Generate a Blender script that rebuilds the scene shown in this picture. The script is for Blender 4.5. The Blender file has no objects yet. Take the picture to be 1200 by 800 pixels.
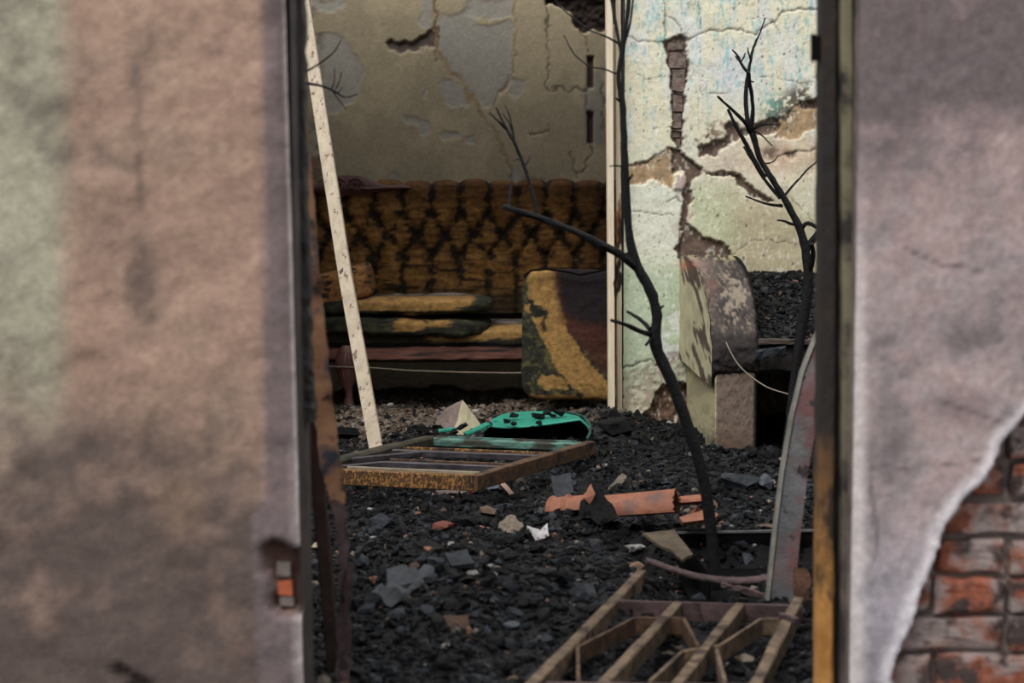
import bpy, bmesh, math, random
import numpy as np
from mathutils import Vector, Matrix, Euler, noise as mnoise
random.seed(7); rng = np.random.default_rng(7)
C = bpy.context.scene.collection
S = bpy.context.scene
# ------------------------------------------------------------------ camera
F = 2200.0; CH = 1.05; PITCH = math.atan(192 / F)
cam = bpy.data.cameras.new('camera'); co = bpy.data.objects.new('camera', cam); C.objects.link(co)
cam.sensor_width = 36; cam.lens = 36 * F / 1200; cam.clip_start = .05; cam.clip_end = 200
co.location = (0, 0, CH); co.rotation_euler = (math.pi / 2 - PITCH, 0, 0)
cam.dof.use_dof = True; cam.dof.focus_distance = 6.9; cam.dof.aperture_fstop = (cam.lens / 1000) / .017
S.camera = co
# ------------------------------------------------------------------ world, sun, exposure
w = bpy.data.worlds.new('overcast'); S.world = w; w.use_nodes = True
nt = w.node_tree; nt.nodes.clear()
tc = nt.nodes.new('ShaderNodeTexCoord'); sx = nt.nodes.new('ShaderNodeSeparateXYZ'); mr = nt.nodes.new('ShaderNodeMapRange')
mx = nt.nodes.new('ShaderNodeMix'); mx.data_type = 'RGBA'
bg = nt.nodes.new('ShaderNodeBackground'); ou = nt.nodes.new('ShaderNodeOutputWorld')
nt.links.new(tc.outputs['Generated'], sx.inputs[0]); nt.links.new(sx.outputs['Z'], mr.inputs['Value'])
nt.links.new(mr.outputs[0], mx.inputs[0])
mx.inputs[6].default_value = (.55, .57, .60, 1); mx.inputs[7].default_value = (1.0, 1.0, 1.02, 1)
nt.links.new(mx.outputs[2], bg.inputs[0]); bg.inputs[1].default_value = 1.0
nt.links.new(bg.outputs[0], ou.inputs[0])
sd = bpy.data.lights.new('sun', 'SUN'); so = bpy.data.objects.new('sun', sd); C.objects.link(so)
sd.energy = 2.0; sd.angle = math.radians(28); sd.color = (1, .97, .92)
so.rotation_euler = Vector((.42, .62, -1.0)).to_track_quat('-Z', 'Y').to_euler()
S.view_settings.view_transform = 'Standard'; S.view_settings.look = 'None'
S.view_settings.gamma = 1; S.view_settings.exposure = 0.42; S.view_settings.use_curve_mapping = False

# ------------------------------------------------------------------ measuring helpers
cp, sp = math.cos(PITCH), math.sin(PITCH)
def ray(px, py):
    a = (px - 600) / F; b = (py - 400) / F
    return Vector((a, cp - b * sp, -sp - b * cp))
def P(px, py, Y):
    d = ray(px, py); t = Y / d.y
    return Vector((d.x * t, Y, CH + d.z * t))
def G(px, py, z=0.0):
    d = ray(px, py); t = (z - CH) / d.z
    return Vector((d.x * t, d.y * t, z))
def PX(co):                                     # world -> photo pixels (numpy Nx3)
    X = co[:, 0]; y = co[:, 1]; z = co[:, 2] - CH
    dep = y * cp - z * sp; up = y * sp + z * cp
    return np.stack([600 + F * X / dep, 400 - F * up / dep], 1)
def lin(c):
    c = np.asarray(c, float) / 255.0
    return np.where(c <= .04045, c / 12.92, ((c + .055) / 1.055) ** 2.4)
def L4(c): l = lin(c); return (float(l[0]), float(l[1]), float(l[2]), 1)
def hsh(i, j, s):
    h = np.sin(i * 127.1 + j * 311.7 + s * 74.7) * 43758.5453
    return h - np.floor(h)
def vn(x, y, s=0):
    i = np.floor(x); j = np.floor(y); u = x - i; v = y - j
    u = u * u * (3 - 2 * u); v = v * v * (3 - 2 * v)
    return (hsh(i, j, s) * (1 - u) + hsh(i + 1, j, s) * u) * (1 - v) + (hsh(i, j + 1, s) * (1 - u) + hsh(i + 1, j + 1, s) * u) * v
def fbm(x, y, o=4, s=0):
    r = 0; a = .5; t = 0
    for k in range(o):
        r = r + a * vn(x, y, s + k * 13); t += a; a *= .5; x = x * 2.03 + 5; y = y * 2.03 + 9
    return r / t
def sstep(a, b, x):
    t = np.clip((x - a) / (b - a), 0, 1); return t * t * (3 - 2 * t)
def segd(p, a, b):
    a = np.array(a, float); b = np.array(b, float); d = b - a
    t = np.clip(((p - a) @ d) / max(1e-9, d @ d), 0, 1)
    return np.hypot(*(p - (a + t[:, None] * d)).T)
def poly_sd(p, poly):                           # signed distance in pixels, negative inside
    n = len(poly); dm = np.full(len(p), 1e9); ins = np.zeros(len(p), bool)
    for i in range(n):
        a, b = poly[i], poly[(i + 1) % n]
        dm = np.minimum(dm, segd(p, a, b))
        if a[1] != b[1]:
            c = ((a[1] > p[:, 1]) != (b[1] > p[:, 1])) & (p[:, 0] < (b[0] - a[0]) * (p[:, 1] - a[1]) / (b[1] - a[1]) + a[0])
            ins ^= c
    return np.where(ins, -dm, dm)
def line_d(p, pts):
    dm = np.full(len(p), 1e9)
    for a, b in zip(pts[:-1], pts[1:]): dm = np.minimum(dm, segd(p, a, b))
    return dm

# ------------------------------------------------------------------ materials
MATS = {}
def nd(t, ty, **k):
    n = t.nodes.new(ty)
    for a, b in k.items(): setattr(n, a, b)
    return n
def mat(name, c1, c2=None, sc=8, rough=.85, bump=.3, bsc=60, spot=None, metal=0, vcol=False, stretch=(1, 1, 1), spec=.4, var=.25, zblend=None):
    m = bpy.data.materials.new(name); m.use_nodes = True; t = m.node_tree; b = t.nodes['Principled BSDF']
    tc = nd(t, 'ShaderNodeTexCoord'); mp = nd(t, 'ShaderNodeMapping'); mp.inputs['Scale'].default_value = stretch
    t.links.new(tc.outputs['Object'], mp.inputs[0]); V = mp.outputs[0]
    n1 = nd(t, 'ShaderNodeTexNoise'); n1.inputs['Scale'].default_value = sc; n1.inputs['Detail'].default_value = 7; n1.inputs['Roughness'].default_value = .65
    t.links.new(V, n1.inputs['Vector'])
    r1 = nd(t, 'ShaderNodeMapRange'); r1.inputs[1].default_value = .36; r1.inputs[2].default_value = .64; t.links.new(n1.outputs[0], r1.inputs[0])
    mx = nd(t, 'ShaderNodeMix', data_type='RGBA'); t.links.new(r1.outputs[0], mx.inputs[0])
    if vcol:
        at = nd(t, 'ShaderNodeAttribute', attribute_name='Col')
        hv = nd(t, 'ShaderNodeHueSaturation'); hv.inputs['Value'].default_value = 1 - var
        t.links.new(at.outputs['Color'], hv.inputs['Color']); t.links.new(hv.outputs[0], mx.inputs[6])
        hv2 = nd(t, 'ShaderNodeHueSaturation'); hv2.inputs['Value'].default_value = 1 + var * .6
        t.links.new(at.outputs['Color'], hv2.inputs['Color']); t.links.new(hv2.outputs[0], mx.inputs[7])
    else:
        mx.inputs[6].default_value = L4(c1); mx.inputs[7].default_value = L4(c2 or c1)
    col = mx.outputs[2]
    if zblend:                                  # other paint or char above a height, with a ragged edge
        zc, z0, z1, zs = zblend
        ge = nd(t, 'ShaderNodeSeparateXYZ'); t.links.new(tc.outputs['Object'], ge.inputs[0])
        nz = nd(t, 'ShaderNodeTexNoise'); nz.inputs['Scale'].default_value = zs; nz.inputs['Detail'].default_value = 5; t.links.new(tc.outputs['Object'], nz.inputs['Vector'])
        ma = nd(t, 'ShaderNodeMath', operation='MULTIPLY_ADD'); t.links.new(nz.outputs[0], ma.inputs[0]); ma.inputs[1].default_value = .9 * abs(z1 - z0) + .25; t.links.new(ge.outputs['Z'], ma.inputs[2])
        rz = nd(t, 'ShaderNodeMapRange'); rz.inputs[1].default_value = z0 + .2; rz.inputs[2].default_value = z1 + .3; t.links.new(ma.outputs[0], rz.inputs[0])
        m3 = nd(t, 'ShaderNodeMix', data_type='RGBA'); t.links.new(rz.outputs[0], m3.inputs[0]); t.links.new(col, m3.inputs[6]); m3.inputs[7].default_value = L4(zc); col = m3.outputs[2]
    if spot:
        for (scol, ssc, th, wd) in (spot if isinstance(spot, list) else [spot]):
            n2 = nd(t, 'ShaderNodeTexNoise'); n2.inputs['Scale'].default_value = ssc; n2.inputs['Detail'].default_value = 5; n2.inputs['Roughness'].default_value = .6
            t.links.new(V, n2.inputs['Vector'])
            r2 = nd(t, 'ShaderNodeMapRange'); r2.inputs[1].default_value = th; r2.inputs[2].default_value = th + wd; t.links.new(n2.outputs[0], r2.inputs[0])
            m2 = nd(t, 'ShaderNodeMix', data_type='RGBA'); t.links.new(r2.outputs[0], m2.inputs[0]); t.links.new(col, m2.inputs[6]); m2.inputs[7].default_value = L4(scol)
            col = m2.outputs[2]
    t.links.new(col, b.inputs['Base Color'])
    b.inputs['Roughness'].default_value = rough; b.inputs['Metallic'].default_value = metal
    b.inputs['Specular IOR Level'].default_value = spec
    if bump:
        n3 = nd(t, 'ShaderNodeTexNoise'); n3.inputs['Scale'].default_value = bsc; n3.inputs['Detail'].default_value = 6; n3.inputs['Roughness'].default_value = .7; t.links.new(V, n3.inputs['Vector'])
        bp = nd(t, 'ShaderNodeBump'); bp.inputs['Strength'].default_value = bump; bp.inputs['Distance'].default_value = .01
        t.links.new(n3.outputs[0], bp.inputs['Height']); t.links.new(bp.outputs[0], b.inputs['Normal'])
    MATS[name] = m; return m
M_left = mat('sooty_pink_plaster', 0, vcol=True, sc=70, var=.16, bump=.35, bsc=130, rough=.9)
M_vc = mat('patchy_plaster', 0, vcol=True, sc=60, var=.10, bump=.35, bsc=90, rough=.92)
M_edge = mat('broken_plaster_edge', (205, 196, 196), (150, 140, 142), sc=25, bump=.5)
M_core = mat('old_mortar', (84, 74, 72), (126, 114, 108), sc=20, bump=.8, bsc=40)
M_brick = mat('red_brick', (116, 62, 44), (156, 92, 68), sc=26, bump=.8, bsc=50, spot=[((136, 122, 118), 13, .45, .12), ((58, 46, 44), 17, .52, .10)])
M_mudbrick = mat('grey_mud_brick', (98, 86, 80), (136, 120, 110), sc=26, bump=.9, bsc=60)
M_char = mat('charcoal', (5, 5, 7), (17, 19, 23), sc=40, rough=.42, bump=1.0, bsc=120, spec=.22)
M_charb = mat('blue_grey_char', (20, 23, 28), (46, 52, 60), sc=25, rough=.45, bump=.8, bsc=80, spec=.3)
M_ash = mat('pale_ash', (112, 110, 108), (176, 172, 168), sc=30, rough=.95, bump=.8, spot=((60, 58, 58), 24, .56, .06))
M_brown = mat('burnt_brown_chip', (66, 52, 42), (98, 80, 64), sc=20, bump=.5)
M_gravel = mat('dusty_gravel', (84, 75, 66), (120, 110, 98), sc=20, bump=.5)
M_terra = mat('orange_fragment', (106, 74, 58), (138, 98, 76), sc=20, bump=.4)
M_soil = mat('charred_soil', (9, 9, 11), (24, 25, 28), sc=20, rough=.6, bump=1.0, bsc=60)
M_soilb = mat('charred_soil_vc', 0, vcol=True, sc=40, var=.4, rough=.75, bump=1.0, bsc=70)
M_tile = mat('terracotta_tile', (122, 76, 56), (150, 96, 72), sc=12, rough=.65, bump=.3, spot=[((86, 70, 68), 7, .55, .10), ((118, 66, 48), 12, .58, .08)])
M_rust = mat('rusty_brown_steel', (50, 38, 30), (98, 70, 46), sc=34, rough=.75, bump=.5, bsc=80, spot=((38, 26, 20), 14, .56, .08), stretch=(1, 1, 1))
M_rusto = mat('ochre_rust_steel', (56, 38, 24), (92, 62, 34), sc=20, rough=.75, bump=.5, bsc=90, stretch=(1.6, 1.6, 1), spot=[((156, 112, 58), 85, .50, .08), ((44, 30, 22), 7, .56, .08)])
M_rustp = mat('purple_rust_steel', (56, 42, 44), (90, 70, 70), sc=18, rough=.7, bump=.5, spot=((44, 30, 32), 16, .56, .08))
M_dsteel = mat('dark_violet_steel', (38, 34, 38), (66, 60, 66), sc=20, rough=.45, bump=.3, spec=.6)
M_steel = mat('scorched_blue_red_steel', (70, 72, 76), (102, 102, 104), sc=12, rough=.6, bump=.45, spot=[((92, 58, 56), 7, .44, .12), ((34, 26, 28), 22, .60, .05)])
M_steelr = mat('heat_tinted_rust', (134, 92, 66), (178, 132, 98), sc=10, rough=.7, bump=.4, spot=[((58, 62, 72), 7, .52, .08), ((48, 34, 30), 18, .56, .08)])
M_teal = mat('teal_plastic', (24, 116, 98), (42, 142, 120), sc=10, rough=.45, bump=.2, spot=((14, 20, 20), 16, .64, .03))
M_tealrail = mat('worn_teal_paint', (50, 80, 72), (92, 132, 120), sc=18, rough=.7, bump=.35, stretch=(.6, 2, 2), spot=((46, 48, 38), 12, .50, .06))
M_soot = mat('black_soot', (6, 6, 7), (12, 12, 13), sc=20, rough=.9, bump=.4, spec=.1)
M_cream = mat('cream_painted_wood', (212, 196, 170), (232, 218, 194), sc=14, rough=.6, bump=.15, stretch=(6, 6, .6), spot=[((70, 48, 34), 5, .66, .03), ((168, 108, 56), 4, .68, .06)])
M_creamp = mat('chipped_white_paint', (164, 150, 130), (188, 174, 152), sc=14, rough=.6, bump=.3, stretch=(2, 2, 1), spot=[((110, 92, 74), 26, .60, .03), ((60, 44, 36), 8, .66, .02)])
M_jamb = mat('burnt_jamb_wood', (150, 102, 46), (190, 138, 76), sc=26, rough=.8, bump=.6, stretch=(1, 1, .5), spot=((48, 36, 26), 14, .54, .1), zblend=((36, 31, 29), .28, .52, 6))
M_olive = mat('olive_grey_moulding', (62, 54, 50), (84, 76, 70), sc=20, rough=.8, bump=.4, zblend=((112, 106, 84), .40, .9, 5), spot=((44, 38, 36), 7, .52, .1))
M_charw = mat('charred_wood', (20, 18, 18), (46, 40, 38), sc=16, rough=.6, bump=1.0, bsc=30, stretch=(1, 1, .4))
M_bark = mat('charred_bark', (6, 6, 8), (20, 20, 24), sc=40, rough=.6, bump=.8, bsc=90, spec=.25)
M_foam = mat('burnt_foam', 0, vcol=True, sc=45, var=.35, rough=.95, bump=.6, bsc=50)
M_carve = mat('carved_mahogany', (78, 50, 46), (112, 76, 70), sc=18, rough=.5, bump=.3)
M_wood = mat('red_brown_sofa_wood', (82, 50, 42), (120, 78, 64), sc=12, rough=.7, bump=.4, stretch=(.5, 2, 6), spot=((26, 22, 18), 6, .55, .08))
M_wire = mat('pale_wire', (104, 96, 84), (128, 118, 104), bump=0, rough=.6)
M_ceil = mat('smoked_ceiling', (60, 54, 48), (96, 88, 76), sc=4)
M_ground = mat('outdoor_ground', (92, 84, 74), (118, 108, 96), sc=3, bump=.6)
M_conc = mat('pinkish_concrete', (112, 96, 92), (140, 124, 118), sc=30, rough=.95, bump=1.0, bsc=90)
M_concp = mat('cream_painted_concrete', (158, 150, 124), (172, 164, 136), sc=20, bump=.25)
M_slate = mat('blue_grey_slab', (54, 59, 66), (84, 90, 98), sc=12, rough=.6, bump=.4)
M_dirt = mat('brown_earthen_render', (100, 78, 64), (134, 108, 90), sc=14, bump=1.0, bsc=30)

# ------------------------------------------------------------------ object helpers
def tag(o, label=None, cat=None, group=None, kind=None):
    if label: o['label'] = label
    if cat: o['category'] = cat
    if group: o['group'] = group
    if kind: o['kind'] = kind
    return o
def thing(name, loc, label, cat, group=None):
    o = bpy.data.objects.new(name, None); C.objects.link(o); o.location = loc; o.empty_display_size = .05
    return tag(o, label, cat, group)
class MB:
    def __init__(s): s.v = []; s.f = []; s.m = []; s.cur = 0
    def add(s, vs, fs):
        b = len(s.v); s.v += [tuple(x) for x in vs]; s.f += [tuple(b + i for i in f) for f in fs]; s.m += [s.cur] * len(fs); return s
    def box(s, lo, hi):
        x0, y0, z0 = lo; x1, y1, z1 = hi
        return s.add([(x0,y0,z0),(x1,y0,z0),(x1,y1,z0),(x0,y1,z0),(x0,y0,z1),(x1,y0,z1),(x1,y1,z1),(x0,y1,z1)],
                     [(0,3,2,1),(4,5,6,7),(0,1,5,4),(1,2,6,5),(2,3,7,6),(3,0,4,7)])
    def beam(s, pts, w, h, up=(0, 0, 1), jit=0, n=1, cham=.15):
        """chamfered bar along pts; w across, h along up"""
        pts = [Vector(p) for p in pts]; q = []
        for a, b in zip(pts[:-1], pts[1:]):
            for k in range(n): q.append(a.lerp(b, k / n))
        q.append(pts[-1]); U0 = Vector(up); rings = []
        for i, p in enumerate(q):
            d = (q[min(i + 1, len(q) - 1)] - q[max(i - 1, 0)]).normalized()
            r = d.cross(U0).normalized(); u = r.cross(d).normalized()
            ww = (w[0] + (w[1] - w[0]) * i / (len(q) - 1)) if isinstance(w, tuple) else w
            hh = (h[0] + (h[1] - h[0]) * i / (len(q) - 1)) if isinstance(h, tuple) else h
            c = min(ww, hh) * cham; a, b = ww / 2, hh / 2; ring = []
            for (x, y) in ((-a + c, -b), (a - c, -b), (a, -b + c), (a, b - c), (a - c, b), (-a + c, b), (-a, b - c), (-a, -b + c)):
                j = jit
                ring.append(p + r * (x + random.uniform(-j, j)) + u * (y + random.uniform(-j, j)))
            rings.append(ring)
        vs = [v for r in rings for v in r]; fs = []
        for i in range(len(rings) - 1):
            for k in range(8):
                fs.append((i * 8 + k, i * 8 + (k + 1) % 8, (i + 1) * 8 + (k + 1) % 8, (i + 1) * 8 + k))
        fs.append(tuple(range(7, -1, -1))); e = (len(rings) - 1) * 8; fs.append(tuple(range(e, e + 8)))
        return s.add(vs, fs)
    def tube(s, pts, rad, seg=8, jit=0):
        pts = [Vector(p) for p in pts]; vs = []; fs = []; u = None
        for i, p in enumerate(pts):
            d = (pts[min(i + 1, len(pts) - 1)] - pts[max(i - 1, 0)]).normalized()
            if u is None: u = d.orthogonal().normalized()
            else: u = (u - d * u.dot(d)).normalized()
            v = d.cross(u); r = rad[i] if isinstance(rad, (list, tuple)) else rad
            for k in range(seg):
                a = 2 * math.pi * k / seg; rr = r * (1 + random.uniform(-jit, jit))
                vs.append(p + (u * math.cos(a) + v * math.sin(a)) * rr)
        n = len(pts)
        for i in range(n - 1):
            for k in range(seg): fs.append((i*seg+k, i*seg+(k+1)%seg, (i+1)*seg+(k+1)%seg, (i+1)*seg+k))
        fs.append(tuple(range(seg - 1, -1, -1))); fs.append(tuple(range((n-1)*seg, n*seg)))
        return s.add(vs, fs)
    def build(s, name, mats, parent=None, smooth=False, origin=None):
        me = bpy.data.meshes.new(name); vs = s.v
        o = bpy.data.objects.new(name, me); C.objects.link(o)
        if parent is not None:
            pl = Vector(parent.location); o.parent = parent
            if parent.parent is not None: pl = pl + Vector(parent.parent.location)
        elif origin is not None:
            pl = Vector(origin); o.location = pl
        else: pl = Vector((0, 0, 0))
        vs = [(x - pl.x, y - pl.y, z - pl.z) for (x, y, z) in vs]
        me.from_pydata(vs, [], s.f); me.update()
        for m in (mats if isinstance(mats, list) else [mats]): me.materials.append(m)
        me.polygons.foreach_set('material_index', s.m)
        bm = bmesh.new(); bm.from_mesh(me); bmesh.ops.recalc_face_normals(bm, faces=bm.faces); bm.to_mesh(me); bm.free()
        if smooth: me.polygons.foreach_set('use_smooth', [True] * len(me.polygons)); me.set_sharp_from_angle(angle=math.radians(50))
        return o
def grid_obj(name, co, nu, nv, material, col=None, parent=None, smooth=True, extra=None):
    """co (nu*nv,3) row major by v then u"""
    me = bpy.data.meshes.new(name)
    i = np.arange(nu - 1)[None, :] + np.arange(nv - 1)[:, None] * nu
    f = np.stack([i, i + 1, i + 1 + nu, i + nu], -1).reshape(-1, 4)
    pl = np.zeros(3)
    if parent is not None:
        pl = np.array(parent.location)
    me.vertices.add(len(co)); me.vertices.foreach_set('co', (co - pl).astype(np.float32).ravel())
    me.loops.add(f.size); me.loops.foreach_set('vertex_index', f.ravel().astype(np.int32))
    me.polygons.add(len(f)); me.polygons.foreach_set('loop_start', (np.arange(len(f)) * 4).astype(np.int32))
    me.update(calc_edges=True); me.validate()
    if col is not None:
        a = me.color_attributes.new('Col', 'FLOAT_COLOR', 'POINT')
        a.data.foreach_set('color', np.concatenate([col, np.ones((len(col), 1))], 1).astype(np.float32).ravel())
    me.materials.append(material); me.polygons.foreach_set('use_smooth', [smooth] * len(f))
    o = bpy.data.objects.new(name, me); C.objects.link(o)
    if parent is not None: o.parent = parent
    return o
def setcol(o, fn):
    me = o.data; n = len(me.vertices); a = np.empty(n * 3); me.vertices.foreach_get('co', a); a = a.reshape(-1, 3)
    off = np.array(o.location if o.parent is None else Vector(o.parent.location) + o.location)
    c = fn(a + off); at = me.color_attributes.new('Col', 'FLOAT_COLOR', 'POINT')
    at.data.foreach_set('color', np.concatenate([c, np.ones((n, 1))], 1).astype(np.float32).ravel())
def hull(pts, name, mats, parent=None, origin=None, sub=0, amp=.0, fm=None, smooth=False):
    """angular stone from the hull of points, optionally roughened"""
    bm = bmesh.new()
    for p in pts: bm.verts.new(p)
    r = bmesh.ops.convex_hull(bm, input=bm.verts)
    bmesh.ops.delete(bm, geom=[g for g in r['geom_interior'] if isinstance(g, bmesh.types.BMVert)], context='VERTS')
    if fm:
        bm.normal_update()
        for f in bm.faces: f.material_index = fm(f)
    if sub:
        bmesh.ops.subdivide_edges(bm, edges=bm.edges, cuts=sub, use_grid_fill=True)
        bmesh.ops.triangulate(bm, faces=bm.faces)
        for v in bm.verts:
            s = 1 / max(amp, .001) * .25
            v.co += Vector((mnoise.noise(v.co * s), mnoise.noise(v.co * s + Vector((9, 1, 4))), mnoise.noise(v.co * s + Vector((3, 7, 2))))) * amp
    o_ = Vector(origin) if origin is not None else (Vector(parent.location) if parent else Vector((0, 0, 0)))
    for v in bm.verts: v.co -= o_
    me = bpy.data.meshes.new(name); bm.to_mesh(me); bm.free()
    for m in (mats if isinstance(mats, list) else [mats]): me.materials.append(m)
    if smooth: me.polygons.foreach_set('use_smooth', [True] * len(me.polygons))
    o = bpy.data.objects.new(name, me); C.objects.link(o)
    if parent: o.parent = parent
    else: o.location = o_
    return o
def stone_pts(c, sx, sy, sz, n=12, seed=0, rz=0):
    r = random.Random(seed); out = []
    for k in range(n):
        v = Vector((r.gauss(0, 1), r.gauss(0, 1), r.gauss(0, 1))).normalized() * r.uniform(.8, 1)
        v = Vector((v.x * sx / 2, v.y * sy / 2, v.z * sz / 2)); v.rotate(Euler((0, 0, rz))); out.append(Vector(c) + v)
    return out

# ------------------------------------------------------------------ debris ground
def terr(x, y):
    x = np.asarray(x, float); y = np.asarray(y, float)
    h = .10 * (fbm(x * 1.3 + 20, y * 1.3 + 3, 3, 5) - .5) + .10 * (fbm(x * 6, y * 5, 4, 8) - .5)
    h = h + .05 * np.exp(-((x - .05) ** 2 / .08 + (y - 4.7) ** 2 / .35)) + .05 * np.exp(-((x - .62) ** 2 / .2 + (y - 6.5) ** 2 / .15))
    h = h - .06 * np.exp(-((x - .38) ** 2 / .12 + (y - 4.15) ** 2 / .35)) - .03 * sstep(8.0, 8.5, y) * 1
    h = h + .05 * np.exp(-((x - .42) ** 2 / .03 + (y - 8.0) ** 2 / .05))
    h = h - .05 * np.exp(-((x + .3) ** 2 / .25 + (y - 6.5) ** 2 / .25))
    h = h - .10 * sstep(.30, .42, x) * sstep(4.55, 4.75, y) * sstep(5.52, 5.44, y) * sstep(1.3, 1.1, x)
    return h
def T(x, y): return float(terr(np.array([x]), np.array([y]))[0])
def GT(px, py):                                 # where the sight line meets the debris
    d = ray(px, py); lo, hi = 3.3, 9.5; y = lo
    while y < hi:
        q = d * (y / d.y)
        if CH + q.z <= T(q.x, y) + .004: break
        y += .02
    q = d * (y / d.y); return Vector((q.x, y, CH + q.z))
def dens(lo, hi, parts):                       # uneven coordinate list
    out = []
    for a, b, st in parts: out += list(np.arange(a, b, st))
    return np.array(out + [hi])
gx = dens(-2.4, 2.4, [(-2.4, -1.1, .06), (-1.1, 1.3, .016), (1.3, 2.4, .06)])
gy = dens(0, 9.8, [(2.2, 3.4, .06), (3.4, 8.9, .016), (8.9, 9.8, .05)])
X, Y = np.meshgrid(gx, gy); X = X.ravel(); Y = Y.ravel()
Z = terr(X, Y) + .016 * (fbm(X * 40, Y * 40, 2, 3) - .5)
gravelly = sstep(-.25, .25, (Y - 7.55) + .9 * (fbm(X * 3, Y * 3, 3, 4) - .5) - .6 * sstep(.1, .5, X))
c1 = lin((13, 13, 15)); c2 = lin((92, 78, 66)); k = fbm(X * 20, Y * 20, 3, 6)[:, None]
colr = (c1 * (1 - gravelly[:, None]) + c2 * gravelly[:, None]) * (.5 + k)
o = grid_obj('debris_bed', np.stack([X, Y, Z], 1), len(gx), len(gy), M_soilb, colr, smooth=False)
tag(o, kind='structure')
b = MB().box((-2.6, 3.4, -.35), (2.6, 9.9, -.16)); tag(b.build('floor', M_ground), kind='structure')
b = MB().box((-40, -30, -.6), (40, 40, -.37)); tag(b.build('ground', M_ground), kind='structure')
b = MB().box((-8, -8, -.37), (8, 3.42, -.14)); tag(b.build('yard', M_ground), kind='structure')

def tri_templates():
    out = []
    t = (1 + 5 ** .5) / 2
    iv = np.array([(-1,t,0),(1,t,0),(-1,-t,0),(1,-t,0),(0,-1,t),(0,1,t),(0,-1,-t),(0,1,-t),(t,0,-1),(t,0,1),(-t,0,-1),(-t,0,1)], float) / 1.9
    jf = np.array([(0,11,5),(0,5,1),(0,1,7),(0,7,10),(0,10,11),(1,5,9),(5,11,4),(11,10,2),(10,7,6),(7,1,8),(3,9,4),(3,4,2),(3,2,6),(3,6,8),(3,8,9),(4,9,5),(2,4,11),(6,2,10),(8,6,7),(9,8,1)])
    for k in range(8):
        out.append((iv * rng.uniform(.55, 1.25, (12, 1)) + rng.uniform(-.15, .15, (12, 3)), jf))
    return out
TT = tri_templates()
def scatter(name, n, pos, size, flat, mats, probs, parent=None, lift=.3, label=None, cat=None):
    V = []; Fc = []; MI = []; base = 0
    px_, py_, pz_ = pos; mi = rng.choice(len(mats), n, p=probs)
    ang = rng.uniform(0, 6.283, n); tilt = rng.normal(0, .35, n); til2 = rng.normal(0, .35, n)
    tt = rng.integers(0, len(TT), n)
    for k in range(len(TT)):
        idx = np.where(tt == k)[0]; v, f = TT[k]; m = len(idx)
        sc = np.stack([size[idx], size[idx] * rng.uniform(.45, 1, m), size[idx] * flat[idx]], 1) * .5
        q = v[None] * sc[:, None, :]
        ct, st = np.cos(tilt[idx])[:, None], np.sin(tilt[idx])[:, None]
        y = q[..., 1] * ct - q[..., 2] * st; z = q[..., 1] * st + q[..., 2] * ct; x = q[..., 0]
        c2_, s2_ = np.cos(til2[idx])[:, None], np.sin(til2[idx])[:, None]
        x, z = x * c2_ + z * s2_, -x * s2_ + z * c2_
        ca, sa = np.cos(ang[idx])[:, None], np.sin(ang[idx])[:, None]
        x, y = x * ca - y * sa, x * sa + y * ca
        w_ = np.stack([x + px_[idx][:, None], y + py_[idx][:, None], z + (pz_[idx] + size[idx] * flat[idx] * lift)[:, None]], -1)
        V.append(w_.reshape(-1, 3)); Fc.append((f[None] + (np.arange(m) * len(v))[:, None, None] + base).reshape(-1, 3))
        MI.append(np.repeat(mi[idx], len(f))); base += m * len(v)
    V = np.concatenate(V); Fc = np.concatenate(Fc); MI = np.concatenate(MI)
    me = bpy.data.meshes.new(name)
    me.vertices.add(len(V)); me.vertices.foreach_set('co', V.astype(np.float32).ravel())
    me.loops.add(Fc.size); me.loops.foreach_set('vertex_index', Fc.ravel().astype(np.int32))
    me.polygons.add(len(Fc)); me.polygons.foreach_set('loop_start', (np.arange(len(Fc)) * 3).astype(np.int32))
    me.update(calc_edges=True)
    for m in mats: me.materials.append(m)
    me.polygons.foreach_set('material_index', MI.astype(np.int32)); me.polygons.foreach_set('use_smooth', [False] * len(Fc))
    o = bpy.data.objects.new(name, me); C.objects.link(o)
    if parent: o.parent = parent
    tag(o, label, cat, kind='stuff'); return o
# black char, dense where the opening shows it
def wedge(n, y0, y1):
    yy = np.sqrt(rng.uniform(y0 ** 2, y1 ** 2, n)); xx = rng.uniform(-.125, .18, n) * yy; return xx, yy
xa, ya = wedge(62000, 3.45, 8.3)
xb, yb = rng.uniform(-2.3, 2.3, 9000), rng.uniform(2.6, 8.1, 9000)
x_ = np.concatenate([xa, xb]); y_ = np.concatenate([ya, yb])
gm = sstep(-.25, .25, (y_ - 7.55) + .9 * (fbm(x_ * 3, y_ * 3, 3, 4) - .5) - .6 * sstep(.1, .5, x_))
keep = rng.uniform(0, 1, len(x_)) > gm * .9; x_ = x_[keep]; y_ = y_[keep]; n = len(x_)
sz = np.clip(rng.lognormal(math.log(.0115), .62, n), .004, .065)
scatter('charcoal_rubble', n, (x_, y_, terr(x_, y_)), sz, rng.uniform(.25, .8, n), [M_char, M_charb, M_brown, M_ash, M_terra, M_gravel], [.82, .145, .014, .004, .002, .015],
        label='black crumbled charcoal rubble spread over the floor', cat='rubble')
x_, y_ = wedge(26000, 6.9, 9.3); gm = sstep(-.25, .25, (y_ - 7.55) + .9 * (fbm(x_ * 3, y_ * 3, 3, 4) - .5) - .6 * sstep(.1, .5, x_))
keep = rng.uniform(0, 1, len(x_)) < gm; x_ = x_[keep]; y_ = y_[keep]; n = len(x_)
sz = np.clip(rng.lognormal(math.log(.012), .55, n), .005, .045)
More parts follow.
